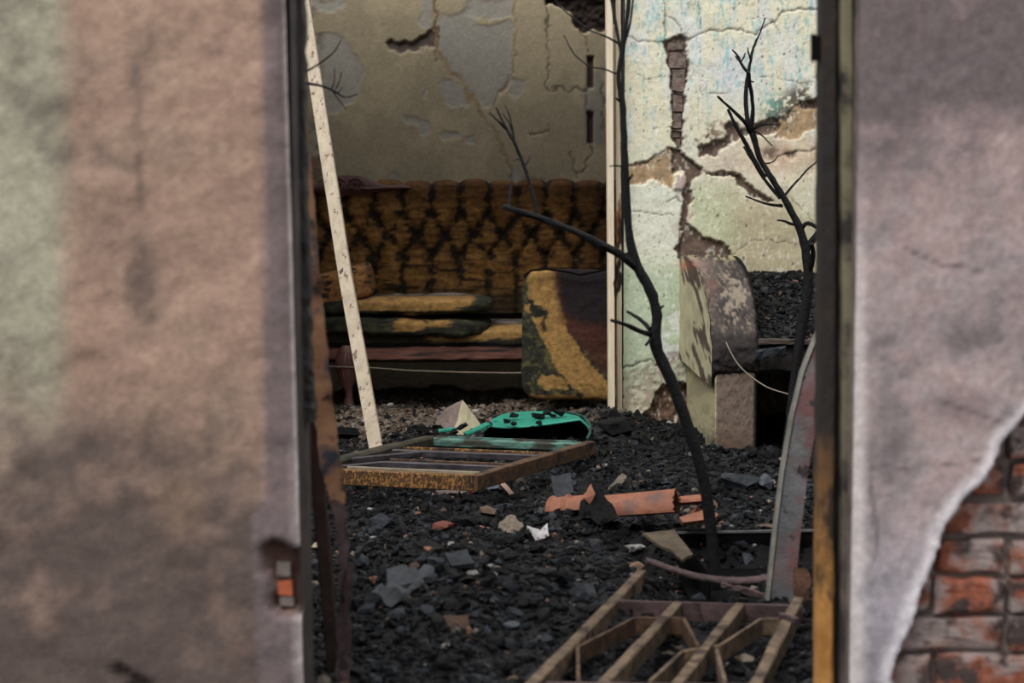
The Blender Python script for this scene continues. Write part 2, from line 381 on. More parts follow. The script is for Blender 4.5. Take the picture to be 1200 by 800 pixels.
scatter('plaster_gravel', n, (x_, y_, terr(x_, y_)), sz, rng.uniform(.3, .7, n), [M_gravel, M_brown, M_char, M_ash, M_charb], [.38, .36, .17, .06, .03],
        label='brown and grey gravelly plaster rubble in front of the sofa', cat='rubble')

# ------------------------------------------------------------------ foreground walls (outer face of the building)
YF = 3.37
def zY(py, Yp=YF): return P(600, py, Yp).z
def xY(px, Yp=YF): return (px - 600) / F * (ray(600, 400).y and Yp / ray(600, 400).y) * 1.0
def plaster_wall(name, outline, colfn, core, st=.012):
    """front skin polygon traced in photo pixels, with thickness and a broken slanted edge"""
    pass
# left wall
def left_col(co):
    p = PX(co); x, y = p[:, 0], p[:, 1]
    g = fbm(x / 90, y / 90, 4, 2); g2 = fbm(x / 25, y / 25, 4, 3); g3 = fbm(x / 5, y / 5, 4, 9)
    pink = lin((154, 127, 112)); green = lin((160, 156, 136)); dark = lin((78, 68, 66)); pale = lin((178, 150, 130)); purple = lin((98, 88, 92))
    c = pink + (pale - pink) * sstep(.36, .74, .5 * g2 + .5 * g)[:, None]
    e = 70 + 12 * (g - .5); wg = (1 - sstep(e - 14, e + 22, x)) * (1 - sstep(360, 640, y + 200 * (g - .5)))
    c = c + (green - c) * wg[:, None]
    soot_and_tone = .9 * sstep(.36, .80, .6 * g + .4 * g2 + .40 * sstep(380, 700, y) - .08)
    for (cx, cy, rx, ry, a) in ((160, 90, 14, 40, .7), (161, 190, 5, 150, .75), (165, 330, 18, 60, .85), (110, 530, 85, 55, .85), (225, 600, 25, 90, .4), (200, 780, 260, 70, .5), (255, 62, 16, 8, .4), (235, 40, 30, 200, .0), (40, 660, 120, 50, .35), (120, 270, 40, 50, .35)):
        soot_and_tone = np.maximum(soot_and_tone, a * np.exp(-(((x - cx + 20 * (g2 - .5)) / rx) ** 2 + ((y - cy) / ry) ** 2)) * (.7 + .6 * g2))
    soot_and_tone = np.maximum(soot_and_tone, (.85 * sstep(300, 316, x + 6 * (g2 - .5))))  # plain darker purple-grey band beside the corner
    c = c + (np.where((x > 300)[:, None], purple, dark) - c) * np.clip(soot_and_tone, 0, .9)[:, None]
    c = c + (lin((120, 96, 74)) - c) * (.35 * np.exp(-(((x - 212) / 34) ** 2 + ((y - 590) / 50) ** 2)))[:, None]
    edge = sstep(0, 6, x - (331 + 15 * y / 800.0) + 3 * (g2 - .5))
    c = c + (lin((200, 188, 184)) - c) * (edge * .95)[:, None]  # pale corner highlight painted into the plaster colour
    return c * (.78 + .44 * g3)[:, None]
def left_edge(z):                              # front corner of the left wall leans a little
    y = np.interp(z, [zY(800), zY(0)], [800, 0]); return (338 + 13 * y / 800 - 600) / F * YF / ray(600, 400).y * 1.0
zs = dens(-.3, 2.5, [(-.3, -.02, .05), (-.02, 1.42, .01), (1.42, 2.5, .06)])
us = dens(0, 1, [(0, .55, .05), (.55, 1, .0062)])
U, Zg = np.meshgrid(us, zs); U = U.ravel(); Zg = Zg.ravel()
XL = -2.6; Xe = left_edge(Zg); Xg = XL + (Xe - XL) * U
nn = fbm(Xg * 9, Zg * 9, 4, 1); Yg = YF - .014 * (nn - .5) * 1.6 + .012 * sstep(.012, 0, Xe - Xg) - .004 * fbm(Xg * 50, Zg * 50, 2, 2)
co_ = np.stack([Xg, Yg, Zg], 1); pxl = PX(co_)
notch = [(306, 640), (322, 632), (335, 642), (348, 645), (356, 645), (356, 722), (345, 718), (330, 722), (318, 712), (322, 690), (312, 670)]
sd_ = poly_sd(pxl + 5 * (fbm(pxl[:, 0] / 8, pxl[:, 1] / 8, 3, 4)[:, None] - .5), notch)
low = [(150, 800), (128, 790), (140, 778), (155, 790), (175, 800), (200, 830), (110, 830)]
sd2 = poly_sd(pxl, low)
co_[:, 1] += .045 * sstep(3, -5, sd_) + .02 * sstep(3, -3, sd2)
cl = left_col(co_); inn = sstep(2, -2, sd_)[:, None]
cl = cl + (lin((92, 68, 58)) * (.6 + .8 * fbm(pxl[:, 0] / 6, pxl[:, 1] / 6, 3, 7))[:, None] - cl) * inn
cl = cl + (lin((60, 50, 46)) - cl) * (sstep(2, -2, sd2) * .8)[:, None]
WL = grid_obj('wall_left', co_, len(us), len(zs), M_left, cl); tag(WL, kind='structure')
xe = float(left_edge(np.array([.6]))[0])
b = MB()
eb, et = float(left_edge(np.array([-.3]))[0]), float(left_edge(np.array([2.5]))[0])
b.add([(XL, YF + .06, -.3), (eb - .001, YF + .012, -.3), (eb + .004, 3.55, -.3), (XL, 3.55, -.3), (XL, YF + .06, 2.5), (et - .001, YF + .012, 2.5), (et + .004, 3.55, 2.5), (XL, 3.55, 2.5)],
      [(0,3,2,1),(4,5,6,7),(1,2,6,5),(2,3,7,6),(3,0,4,7)])
b.build('wall_core', mat('sooty_reveal', (40, 34, 33), (78, 68, 64), sc=9), WL)
for i, (a, bb, yy0, yy1) in enumerate([(324, 341, 684, 700), (322, 338, 662, 678), (326, 342, 703, 714)]):
    p0 = P(a, yy1, YF); p1 = P(bb, yy0, YF); x0, x1 = p0.x, p1.x
    hull([Vector((x, y, z)) + Vector([random.uniform(-.002, .002) for _ in range(3)]) for x in (x0, x1) for y in (YF + .022, YF + .08) for z in (p0.z, p1.z)], 'brick', mat('exposed_orange_brick', (150, 78, 50), (176, 96, 64), sc=20, bump=.5) if i == 0 else M_core, WL)

# right wall: plaster skin with a broken edge over red brick
edge_px = [(1055, 812), (1047, 800), (1052, 780), (1062, 755), (1075, 722), (1082, 700), (1090, 680), (1098, 655), (1106, 630), (1118, 606), (1128, 592), (1142, 577), (1158, 560), (1166, 548), (1171, 532), (1178, 520), (1190, 505), (1204, 490), (1230, 470), (1262, 462), (1300, 440), (1330, 452), (1360, 500), (1400, 560), (1420, 640), (1470, 720), (1500, 820), (1490, 860), (1060, 860)]
def right_col(co):
    p = PX(co); x, y = p[:, 0], p[:, 1]
    g = fbm(x / 80, y / 80, 4, 12); g2 = fbm(x / 22, y / 22, 4, 13); g3 = fbm(x / 5, y / 5, 4, 19)
    light = lin((176, 164, 164)); pinky = lin((166, 146, 144)); dark = lin((94, 84, 86)); blue = lin((160, 160, 172))
    c = pinky + (light - pinky) * sstep(.36, .7, .5 * g2 + .5 * g)[:, None]
    c = c + (blue - c) * (sstep(520, 760, y) * .7)[:, None]
    soot_and_tone = sstep(.34, .88, .7 * g + .3 * g2 + .42 * (1 - sstep(20, 330, y))) * .9
    for (cx, cy, rx, ry, a) in ((1130, 475, 55, 22, .55), (1045, 245, 30, 100, .35), (1035, 520, 12, 60, .3), (1110, 590, 30, 20, .3), (1010, 100, 30, 160, .6), (1150, 260, 40, 80, .3)):
        soot_and_tone = np.maximum(soot_and_tone, a * np.exp(-(((x - cx) / rx) ** 2 + ((y - cy) / ry) ** 2)) * (.5 + g2))
    c = c + (dark - c) * soot_and_tone[:, None]
    for ln in ([(1060, 290), (1080, 300), (1100, 308), (1125, 312), (1150, 318)], [(1005, 555), (1035, 545), (1060, 548), (1100, 546), (1150, 540)], [(1100, 470), (1140, 482), (1185, 500)], [(1018, 560), (1028, 620), (1025, 660)]):
        d = line_d(p + 5 * (g2[:, None] - .5), ln); c = c + (lin((84, 74, 78)) - c) * (.75 * np.exp(-(d / 2.2) ** 2))[:, None]
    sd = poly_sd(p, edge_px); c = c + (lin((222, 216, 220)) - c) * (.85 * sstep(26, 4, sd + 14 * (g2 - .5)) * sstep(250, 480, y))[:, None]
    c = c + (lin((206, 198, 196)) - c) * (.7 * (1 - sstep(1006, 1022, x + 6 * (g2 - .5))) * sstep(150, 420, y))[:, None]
    return c * (.78 + .44 * g3)[:, None]
# make skin by dropping grid cells inside the broken area, with edge walls
XR0 = P(1003, 400, YF).x; xs_ = dens(0, 2.6, [(XR0, 1.0, .0062), (1.0, 1.5, .012), (1.5, 2.6, .06)])
zs = dens(-.3, 2.5, [(-.3, -.02, .012), (-.02, 1.42, .008), (1.42, 2.5, .06)])
Xg, Zg = np.meshgrid(xs_, zs); nu, nv = len(xs_), len(zs); Xg = Xg.ravel(); Zg = Zg.ravel()
Yg = YF - .012 * (fbm(Xg * 9, Zg * 9, 4, 31) - .5) - .003 * fbm(Xg * 60, Zg * 60, 2, 32) + .014 * sstep(.012, 0, Xg - XR0)
co_ = np.stack([Xg, Yg, Zg], 1); p_ = PX(co_)
sd_ = poly_sd(p_ + 7 * (fbm(p_[:, 0] / 14, p_[:, 1] / 14, 3, 34)[:, None] - .5), edge_px)
co_[:, 1] += .055 * sstep(3.5, -3.5, sd_) + .006 * sstep(-3, -12, sd_)
cl = right_col(co_); inn = sstep(-.5, -3, sd_)[:, None]
cl = cl + (lin((118, 106, 100)) * (.5 + fbm(p_[:, 0] / 9, p_[:, 1] / 9, 3, 7))[:, None] - cl) * inn
WR = grid_obj('wall_right', co_, nu, nv, M_left, cl); tag(WR, kind='structure')
b = MB().add([(XR0, YF + .012, -.3), (2.6, YF + .03, -.3), (2.6, 3.55, -.3), (XR0, 3.55, -.3), (XR0, YF + .012, 2.5), (2.6, YF + .03, 2.5), (2.6, 3.55, 2.5), (XR0, 3.55, 2.5)],
      [(0,3,2,1),(4,5,6,7),(1,2,6,5),(2,3,7,6),(3,0,4,7)]); b.build('wall_core', M_core, WR)
# bricks in the broken area
course = 45.5
rows = [498.5 + course * k for k in range(-1, 8)]
for r_i, y0 in enumerate(rows):
    off = 1187 if r_i % 2 == 0 else 1099
    for k in range(-1, 4):
        a = off + (k - 1) * 176 + 4; bq = off + k * 176 - 4
        half = [(a, bq)] if (r_i * 3 + k) % 4 else [(a, (a + bq) / 2 - 3), ((a + bq) / 2 + 3, bq)]
        for (a2, b2) in half:
            ex_ = [a_[0] for a_, c_ in zip(edge_px, edge_px[1:] + edge_px[:1]) if a_[0] < 1300 and abs(a_[1] - (y0 + course / 2)) < 40]
            lim = (min(ex_) - 8) if ex_ else 1040
            a2 = max(a2, lim, 1044)
            if b2 - a2 < 18: continue
            mid = np.array([[(a2 + b2) / 2, y0 + course / 2], [a2 + 8, y0 + course / 2], [b2 - 8, y0 + course / 2], [b2 - 10, y0 + 40], [a2 + (b2-a2)*.25, y0+20]])
            if poly_sd(mid, edge_px).min() > -2: continue
            p0 = P(a2, y0 + course - 5, YF); p1 = P(b2, y0 + 3, YF); dy = random.uniform(-.006, .007)
            yf = YF + .034 + dy
            # a brick that runs under the plaster edge stays behind the skin
            pts = []
            for x in (p0.x, p1.x):
                for z in (p0.z, p1.z):
                    for (dx, yy, dz) in ((0, yf + .006, 0), (.006 if x == p0.x else -.006, yf, .005 if z == p0.z else -.005)):
                        pts.append(Vector((x + dx, yy, z + dz)) + Vector([random.uniform(-.0035, .0035) for _ in range(3)]))
                    pts.append(Vector((x, YF + .10, z)))
            hull(pts, 'brick', M_brick, WR, sub=4, amp=.006)

# door jamb timber on the right of the opening and the burnt one on the left
b = MB(); b.beam([P(965, 830, 3.47) + Vector((0, 0, -.15)), P(967, 400, 3.47), P(969, 0, 3.47), P(969, 0, 3.47) + Vector((0, 0, .9))], .032, .05, up=(0, 1, 0), jit=.0012, n=20)
TJ = b.build('trim_1', M_jamb); tag(TJ, kind='structure')
b = MB(); b.beam([P(991, 830, 3.45) + Vector((0, 0, -.15)), P(992, 400, 3.45), P(990, 0, 3.45), P(990, 0, 3.45) + Vector((0, 0, .9))], .020, .05, up=(0, 1, 0), jit=.001, n=16)
b.build('moulding', M_olive, TJ)
b = MB(); b.beam([P(978, 830, 3.49) + Vector((0, 0, -.15)), P(980, 0, 3.49), P(980, 0, 3.49) + Vector((0, 0, .9))], .04, .03, up=(0, 1, 0), n=10); b.build('backing_strip', M_charw, TJ)
b = MB(); b.beam([P(956, 42, 3.46), P(956, 70, 3.46)], .012, .03, up=(0, 1, 0)); b.tube([P(953, 40, 3.45), P(953, 72, 3.45)], .005); b.build('hinge', M_soot, TJ)
b = MB(); b.beam([P(345, -120, 3.5), P(347, 0, 3.5), P(348, 150, 3.5), P(351, 300, 3.5), P(354, 420, 3.5), P(358, 492, 3.5)], (.030, .040), .06, up=(0, 1, 0), jit=.003, n=10)
tag(b.build('trim_2', M_charw), kind='structure')
# twisted rusty strip
def ribbon(pts, name, m, parent=None, thick=.003, rag=0, curl=.25, wob=.006):
    """pts: (px_left, px_right, py, Y)"""
    q = []
    for a, b_ in zip(pts[:-1], pts[1:]):
        for k in range(6): q.append([a[i] + (b_[i] - a[i]) * k / 6 for i in range(4)])
    q.append(list(pts[-1])); mb = MB(); vs = []; fs = []; N = 5
    for (l, r, y, d) in q:
        l += random.uniform(-rag, rag); r += random.uniform(-rag, rag)
        for k in range(N):
            t = k / (N - 1); v = P(l + (r - l) * t, y, d); v.y += curl * (v.x - P((l + r) / 2, y, d).x) + wob * math.sin(y * .09 + 2 * t); vs.append(v)
    n0 = len(vs); vs += [v + Vector((0, thick, 0)) for v in vs]
    for i in range(len(q) - 1):
        for k in range(N - 1):
            a = i * N + k; fs.append((a, a + 1, a + 1 + N, a + N)); fs.append((n0 + a, n0 + a + N, n0 + a + 1 + N, n0 + a + 1))
        fs.append((i*N, i*N+N, n0+i*N+N, n0+i*N)); fs.append((i*N+N-1, n0+i*N+N-1, n0+i*N+2*N-1, i*N+2*N-1))
    mb.add(vs, fs); return mb.build(name, m, parent, smooth=True)
t = thing('rusty_door_strip', P(390, 800, 3.9) , 'bent rusty steel strip with torn lower end at left edge of the opening', 'metal strip')
ribbon([(346, 360, 150, 3.75), (348, 368, 240, 3.75), (350, 373, 320, 3.75), (357, 383, 410, 3.75), (369, 391, 490, 3.77), (376, 399, 540, 3.78), (387, 405, 590, 3.8)], 'strip', M_steelr, t, rag=1.2, curl=.6)
ribbon([(389, 405, 588, 3.8), (396, 407, 640, 3.8), (399, 410, 690, 3.81), (396, 411, 740, 3.82), (394, 409, 800, 3.82), (394, 407, 840, 3.82)], 'torn_edge', M_rustp, t, rag=3.0, curl=.8)
ribbon([(408, 417, 660, 3.8), (404, 411, 690, 3.8), (402, 408, 730, 3.8)], 'splinter', M_rustp, t, rag=1.5)
b = MB(); b.beam([P(366, 490, 3.95), P(376, 600, 3.95), P(386, 720, 3.95), P(393, 800, 3.95), P(397, 850, 3.95)], .029, .02, up=(0, 1, 0), jit=.001, n=6)
tag(b.build('steel_post', mat('dark_brown_steel', (44, 30, 28), (66, 46, 40), sc=12, rough=.7), origin=P(393, 800, 3.95)), 'dark brown straight steel bar standing behind the rusty strip', 'metal bar')

# ------------------------------------------------------------------ cracked partition wall
YP = 8.15
zs = dens(0, 2.6, [(-.2, 2.0, .0055), (2.0, 2.6, .06)]); zs = np.unique(zs)
X0 = P(731, 300, YP).x
xs_ = dens(0, 2.6, [(X0, 1.40, .0055), (1.40, 2.6, .06)])
Xg, Zg = np.meshgrid(xs_, zs); nu, nv = len(xs_), len(zs); Xg = Xg.ravel(); Zg = Zg.ravel()
co_ = np.stack([Xg, np.full_like(Xg, YP), Zg], 1); p_ = PX(co_); x, y = p_[:, 0], p_[:, 1]
wob = np.stack([fbm(x / 9, y / 9, 3, 41) - .5, fbm(x / 9, y / 9, 3, 42) - .5], 1)
fin = np.stack([fbm(x / 3, y / 3, 3, 43) - .5, fbm(x / 3, y / 3, 3, 44) - .5], 1)
pw = p_ + wob * 7 + fin * 3
g = fbm(x / 60, y / 60, 4, 51); g2 = fbm(x / 18, y / 18, 4, 52); g3 = fbm(x / 5, y / 5, 3, 53); gs = fbm(x / 5, y / 30, 4, 54); gs2 = fbm(x / 16, y / 50, 4, 55)
c = np.tile(lin((226, 222, 196)), (len(x), 1))
def blend(c, col, w): return c + (lin(col) - c) * np.clip(w, 0, 1)[:, None]
up = 1 - sstep(60, 230, y)
c = blend(c, (220, 222, 218), .8 * sstep(.50, .66, gs2 + .05 * up) * (.15 + .85 * up))
c = blend(c, (214, 218, 226), .85 * np.exp(-((((x - 858) / 22) ** 2 + ((y - 85) / 34) ** 2)) ** 1.5))
gf = fbm(x / 2.6, y / 9, 4, 57)
c = blend(c, (152, 200, 198), .8 * sstep(.52, .64, gf) * sstep(.50, .64, gs + .04 * up) * (.15 + .85 * up))
c = blend(c, (176, 198, 172), .75 * sstep(285, 325, y + 30 * (g2 - .5)) * (1 - sstep(440, 470, y)) * (1 - sstep(798, 830, x)))
c = blend(c, (222, 226, 212), .75 * sstep(205, 222, y + 20 * (g2 - .5)) * (1 - sstep(285, 320, y)) * (1 - sstep(800, 812, x)))
c = blend(c, (226, 228, 230), .8 * sstep(.50, .62, g2) * sstep(300, 330, y) * (1 - sstep(450, 480, y)) * sstep(760, 785, x) * (1 - sstep(800, 812, x)))
c = blend(c, (192, 188, 156), .7 * sstep(215, 260, y) * sstep(815, 850, x))
c = blend(c, (188, 196, 160), .7 * sstep(200, 230, y) * sstep(806, 816, x) * (1 - sstep(850, 880, x)))
c = blend(c, (206, 176, 150), .75 * np.exp(-(((x - 925) / 60) ** 2 + ((y - 182) / 28) ** 2)) * (.6 + g2))
c = blend(c, (206, 186, 172), .7 * np.exp(-(((x - 850) / 30) ** 2 + ((y - 192) / 14) ** 2)))
c = blend(c, (172, 142, 132), .7 * sstep(.56, .66, g2) * np.exp(-(((x - 815) / 30) ** 2 + ((y - 255) / 30) ** 2)))
c = blend(c, (168, 150, 118), .5 * sstep(.52, .66, g) * sstep(160, 260, y) * sstep(840, 870, x))
# shallow tan losses and deep brown ones
T1 = [(728, 195), (760, 190), (775, 180), (788, 175), (789, 205), (789, 222), (778, 216), (772, 212), (762, 208), (757, 214), (740, 217), (728, 217)]
T2 = [(912, 138), (935, 124), (975, 112), (975, 150), (945, 155), (930, 163), (908, 162)]
T3 = [(816, 168), (824, 150), (842, 140), (852, 142), (850, 158), (838, 170), (822, 172)]
T4 = [(728, 436), (750, 430), (771, 420), (790, 408), (806, 415), (808, 460), (770, 470), (750, 500), (728, 520)]
L = [[(778, 48), (799, 41), (804, 45), (806, 70), (808, 78), (804, 100), (803, 120), (800, 150), (798, 172), (795, 175), (787, 160), (787, 100), (783, 75), (779, 55)],
     [(787, 174), (798, 174), (805, 184), (823, 196), (821, 203), (813, 210), (809, 220), (810, 236), (806, 252), (802, 262), (797, 258), (800, 240), (801, 225), (806, 210), (802, 202), (794, 200), (788, 204)],
     [(800, 253), (808, 262), (815, 270), (822, 278), (845, 282), (853, 290), (857, 303), (830, 306), (797, 304), (791, 290), (797, 283), (800, 272), (797, 262)],
     [(820, 172), (845, 163), (852, 158), (848, 146), (856, 141), (870, 150), (880, 150), (890, 143), (905, 136), (912, 141), (914, 149), (900, 160), (885, 158), (870, 160), (860, 165), (850, 172), (838, 182), (820, 184)],
     [(828, 202), (850, 201), (867, 204), (876, 211), (886, 221), (900, 231), (906, 236), (895, 237), (880, 228), (868, 216), (860, 208), (840, 206)],
     [(936, 121), (975, 112), (975, 127), (940, 128)]]
E1 = [(732, 520), (738, 502), (750, 488), (765, 478), (768, 462), (776, 450), (800, 447), (816, 455), (816, 540), (732, 540)]
dep = np.zeros(len(x)); 
sT = np.minimum.reduce([poly_sd(pw, t_) for t_ in (T1, T2)])
sT3 = poly_sd(pw, T3); sT4 = poly_sd(pw, T4)
tanm = sstep(1.0, -1.0, sT); c = c + (lin((166, 140, 108)) * (.7 + .6 * g3)[:, None] - c) * tanm[:, None]; dep += .006 * tanm
m3 = sstep(2, -4, sT3) * sstep(.40, .55, g3); c = blend(c, (150, 128, 112), m3 * .8)
m4 = sstep(3, -5, sT4 + 8 * (g2 - .5)) * (.35 + .65 * sstep(.4, .55, g3)); c = blend(c, (158, 144, 128), m4 * .8); dep += .004 * m4
sL = np.minimum.reduce([poly_sd(pw, t_) for t_ in L]); lm = sstep(.9, -.9, sL)
dep += .022 * lm + .006 * lm * (g3 - .5)
c = c + (lin((104, 86, 76)) * (.6 + .8 * g3)[:, None] - c) * lm[:, None]
sE = poly_sd(pw, E1); em = sstep(1.2, -1.2, sE); dep += em * (.02 + .03 * fbm(x / 10, y / 10, 3, 71))
c = c + (lin((104, 78, 64)) * (.5 + g2)[:, None] - c) * em[:, None]
wm = sstep(1, -1, poly_sd(pw, [(792, 205), (803, 203), (806, 212), (800, 222), (790, 221)])); c = blend(c, (190, 170, 164), wm); dep -= .012 * wm
# mould, hollows, soot line above the hearth
mo = sstep(.50, .60, g3 * .6 + g2 * .5) * sstep(8, -6, poly_sd(p_, [(893, 140), (905, 120), (930, 105), (958, 92), (975, 100), (975, 118), (935, 128), (925, 150), (905, 148)]))
c = blend(c, (62, 48, 34), mo * .9); dep += .004 * mo
mo2 = sstep(.55, .62, g3 * .7 + g2 * .35) * np.exp(-(((x - 822) / 22) ** 2 + ((y - 158) / 13) ** 2)); c = blend(c, (88, 74, 56), mo2)
c = blend(c, (110, 172, 156), .8 * np.exp(-(((x - 905) / 14) ** 2 + ((y - 122) / 14) ** 2)) * sstep(.4, .55, g3))
for (cx, cy, rx, ry, a) in ((904, 181, 9, 9, .85), (927, 181, 6, 5, .95)):
    q = np.exp(-((((pw[:, 0] - cx) / rx) ** 2 + ((pw[:, 1] - cy) / ry) ** 2)) ** 1.3); c = blend(c, (96, 72, 62), q * a); dep += .012 * q
c = blend(c, (112, 100, 82), .75 * sstep(300, 345, y + 20 * (g2 - .5)) * sstep(855, 880, x))
# fine cracks
cr = [([(731, 40), (745, 47), (765, 49), (778, 47)], .8), ([(804, 47), (820, 40), (832, 36), (845, 35), (867, 34), (885, 40)], 1.1), ([(885, 40), (900, 30), (912, 22), (917, 13), (935, 10), (975, 13)], 1.0),
      ([(729, 194), (750, 193), (760, 190), (775, 178), (790, 174)], 1.3), ([(778, 0), (779, 48)], .5), ([(780, 19), (792, 23), (800, 40)], .6), ([(819, 0), (820, 34)], .35), ([(783, 236), (792, 230), (798, 236)], .8),
      ([(735, 247), (770, 250), (790, 252)], .4), ([(925, 232), (940, 245), (952, 262)], .5), ([(731, 430), (745, 428), (762, 421), (771, 430), (790, 440)], 1.1), ([(768, 150), (787, 147)], .4), ([(822, 110), (835, 108), (855, 109)], .4), ([(890, 90), (910, 92), (950, 100)], .4),
      ([(797, 262), (796, 300)], 1.0), ([(912, 182), (935, 178), (960, 175)], .8), ([(805, 415), (806, 460)], 1.0), ([(856, 302), (880, 280), (930, 285)], .4), ([(795, 175), (793, 120), (795, 100)], .0), ([(795, 175), (812, 190), (824, 200), (832, 203)], 1.0), ([(744, 85), (760, 92), (790, 88)], .25), ([(880, 20), (905, 24), (915, 40)], .35)]
for ln, wd in cr:
    if wd <= 0: continue
    d = line_d(p_ + wob * 6 + fin * 2, ln); k = np.exp(-(d / (wd * .8 + .3)) ** 2); c = blend(c, (72, 60, 52), k * .8); dep += .005 * k * wd
pit = fbm(x / 2.2, y / 2.6, 3, 58); c = blend(c, (150, 138, 112), .5 * sstep(.66, .76, pit)); c = blend(c, (240, 238, 224), .4 * sstep(.62, .74, fbm(x / 3, y / 7, 3, 59)))
lo_ = sstep(3, 0, np.abs(sL)) * (1 - lm); c = blend(c, (150, 130, 112), .35 * lo_)
spk = (hsh(np.floor(x / 1.7), np.floor(y / 3.1), 3) > .988) & (vn(x / 1.7 * 2, y / 3, 5) > .3); c = blend(c, (84, 72, 54), .75 * spk)
c = c * (.92 + .16 * g3)[:, None]
co_[:, 1] += dep + .006 * (g2 - .5)
WP = grid_obj('wall_partition', co_, nu, nv, M_vc, c); tag(WP, kind='structure')
b = MB().box((X0 + .004, YP + .05, -.2), (2.6, 8.3, 2.6)); b.box((-1.02, YP, 2.05), (X0 + .004, 8.3, 2.6)); b.box((-2.6, YP, -.2), (-1.02, 8.3, 2.6))
b.build('wall_core', M_core, WP)
b = MB().box((X0 - .002, YP + .004, -.2), (X0 + .003, 8.3, 2.05)); b.build('reveal', M_core, WP)
# mud bricks seen in the long vertical gap
ys_ = [49, 60, 80, 107, 110, 132, 151, 155, 162, 173]
for a, bq in zip(ys_[:-1], ys_[1:]):
    ym = (a + bq) / 2; l = np.interp(ym, [45, 75, 100, 160, 175], [782, 785, 789, 789, 794]); r = np.interp(ym, [45, 78, 120, 150, 175], [800, 804, 800, 798, 797])
    p0 = P(l, bq - 1, YP); p1 = P(r, a + 1, YP); yf = YP + .012 + random.uniform(-.003, .004)
    hull([Vector((xx, yy, zz)) + Vector([random.uniform(-.003, .003) for _ in range(3)]) for xx in (p0.x, p1.x) for yy in (yf, YP + .06) for zz in (p0.z, p1.z)], 'brick', M_mudbrick, WP, sub=4, amp=.007)

# door frame (cream) at the partition opening
b = MB(); pts = [P(716.5, 484, 8.10), P(715.5, 300, 8.10), P(713.5, 0, 8.10), P(712.5, -60, 8.10)]
pts[0].z = T(pts[0].x, 8.1) - .03
b.beam([pts[0], pts[1], pts[2], pts[3] + (pts[3] - pts[2]) * .8], .028, .10, up=(0, 1, 0), n=6, cham=.1)
DF = b.build('door_frame', M_cream); tag(DF, kind='structure'); DF.name = 'trim_3'
b = MB(); b.beam([P(726, 487, 8.15), P(725, 300, 8.15), P(724, 0, 8.15), P(723.5, -70, 8.15)], .022, .05, up=(0, 1, 0), n=14, jit=.0008, cham=.1)
b.build('stop_strip', mat('rusty_cream_strip', (214, 200, 172), (226, 214, 190), sc=8, rough=.7, bump=.3, stretch=(1, 1, .35), spot=[((134, 88, 52), 9, .56, .06), ((44, 30, 24), 10, .60, .03)]), DF)
b = MB(); b.beam([P(730, 487, 8.17), P(729.5, 300, 8.16), P(729, 0, 8.16), P(729, -70, 8.16)], .007, .03, up=(0, 1, 0), n=6); b.build('edge_strip', M_charw, DF)

# ------------------------------------------------------------------ sofa room
YB = 9.85
xs_ = dens(0, 1.4, [(-1.9, -1.1, .05), (-1.1, .65, .008), (.65, 2.6, .05)]); zs = dens(0, 2.6, [(-.2, .85, .05), (.85, 2.05, .008), (2.05, 2.6, .05)])
Xg, Zg = np.meshgrid(xs_, zs); nu, nv = len(xs_), len(zs); Xg = Xg.ravel(); Zg = Zg.ravel()
co_ = np.stack([Xg, np.full_like(Xg, YB), Zg], 1); p_ = PX(co_); x, y = p_[:, 0], p_[:, 1]
g = fbm(x / 50, y / 50, 4, 81); g2 = fbm(x / 14, y / 14, 4, 82); g3 = fbm(x / 5, y / 5, 3, 83)
pw = p_ + np.stack([fbm(x / 9, y / 9, 3, 84) - .5, fbm(x / 9, y / 9, 3, 85) - .5], 1) * 12
c = np.tile(lin((168, 156, 130)), (len(x), 1)); c = blend(c, (182, 168, 140), sstep(.4, .6, g)); dep = np.zeros(len(x))
grey = (168, 166, 160)
for pl in ([(515, 20), (548, 10), (560, 30), (600, 25), (598, 60), (600, 95), (590, 105), (580, 125), (560, 120), (548, 100), (535, 95), (520, 70), (512, 45)], [(515, 90), (535, 95), (552, 120), (530, 125), (520, 118)], [(362, 40), (395, 38), (415, 55), (428, 80), (420, 110), (395, 130), (370, 135)], [(362, 0), (400, 0), (400, 12), (362, 14)], [(362, 145), (385, 145), (388, 170), (366, 180)], [(492, 0), (508, 0), (508, 35), (496, 33), (490, 18)], [(598, 92), (616, 92), (606, 115), (596, 108)], [(545, 0), (600, 0), (600, 20), (560, 22), (545, 15)],
           [(469, 130), (480, 138), (500, 143), (508, 150), (500, 162), (494, 160), (496, 150), (480, 145), (472, 140)], [(515, 155), (538, 153), (538, 162), (518, 162)], [(462, 200), (468, 203), (470, 214), (455, 214)], [(590, 215), (600, 203), (603, 196), (610, 207), (640, 210), (640, 216)], [(545, 160), (556, 160), (556, 170), (546, 170)], [(495, 103), (502, 103), (502, 118), (494, 114)]):
    k = sstep(1.5, -1.5, poly_sd(pw, pl)); c = blend(c, grey, k * .75); dep += .003 * k
k = sstep(1.2, -1.2, poly_sd(pw, [(451, 50), (480, 50), (492, 42), (508, 35), (508, 56), (495, 58), (472, 63), (456, 60)])); c = blend(c, (104, 92, 86), k); dep += .014 * k
k = sstep(1.2, -1.2, poly_sd(pw, [(640, -10), (760, -10), (760, 20), (712, 32), (690, 38), (675, 30), (668, 14), (642, 4)])); c = blend(c, (48, 38, 32), k); dep += k * (.04 + .04 * (g3 - .4))
c = blend(c, (140, 138, 134), .6 * sstep(3, -3, poly_sd(pw, [(683, 100), (708, 70), (712, 170), (686, 168)])))
c = blend(c, (108, 88, 66), .6 * sstep(.5, .62, g2) * sstep(360, 362, x) * (1 - sstep(372, 384, x)))
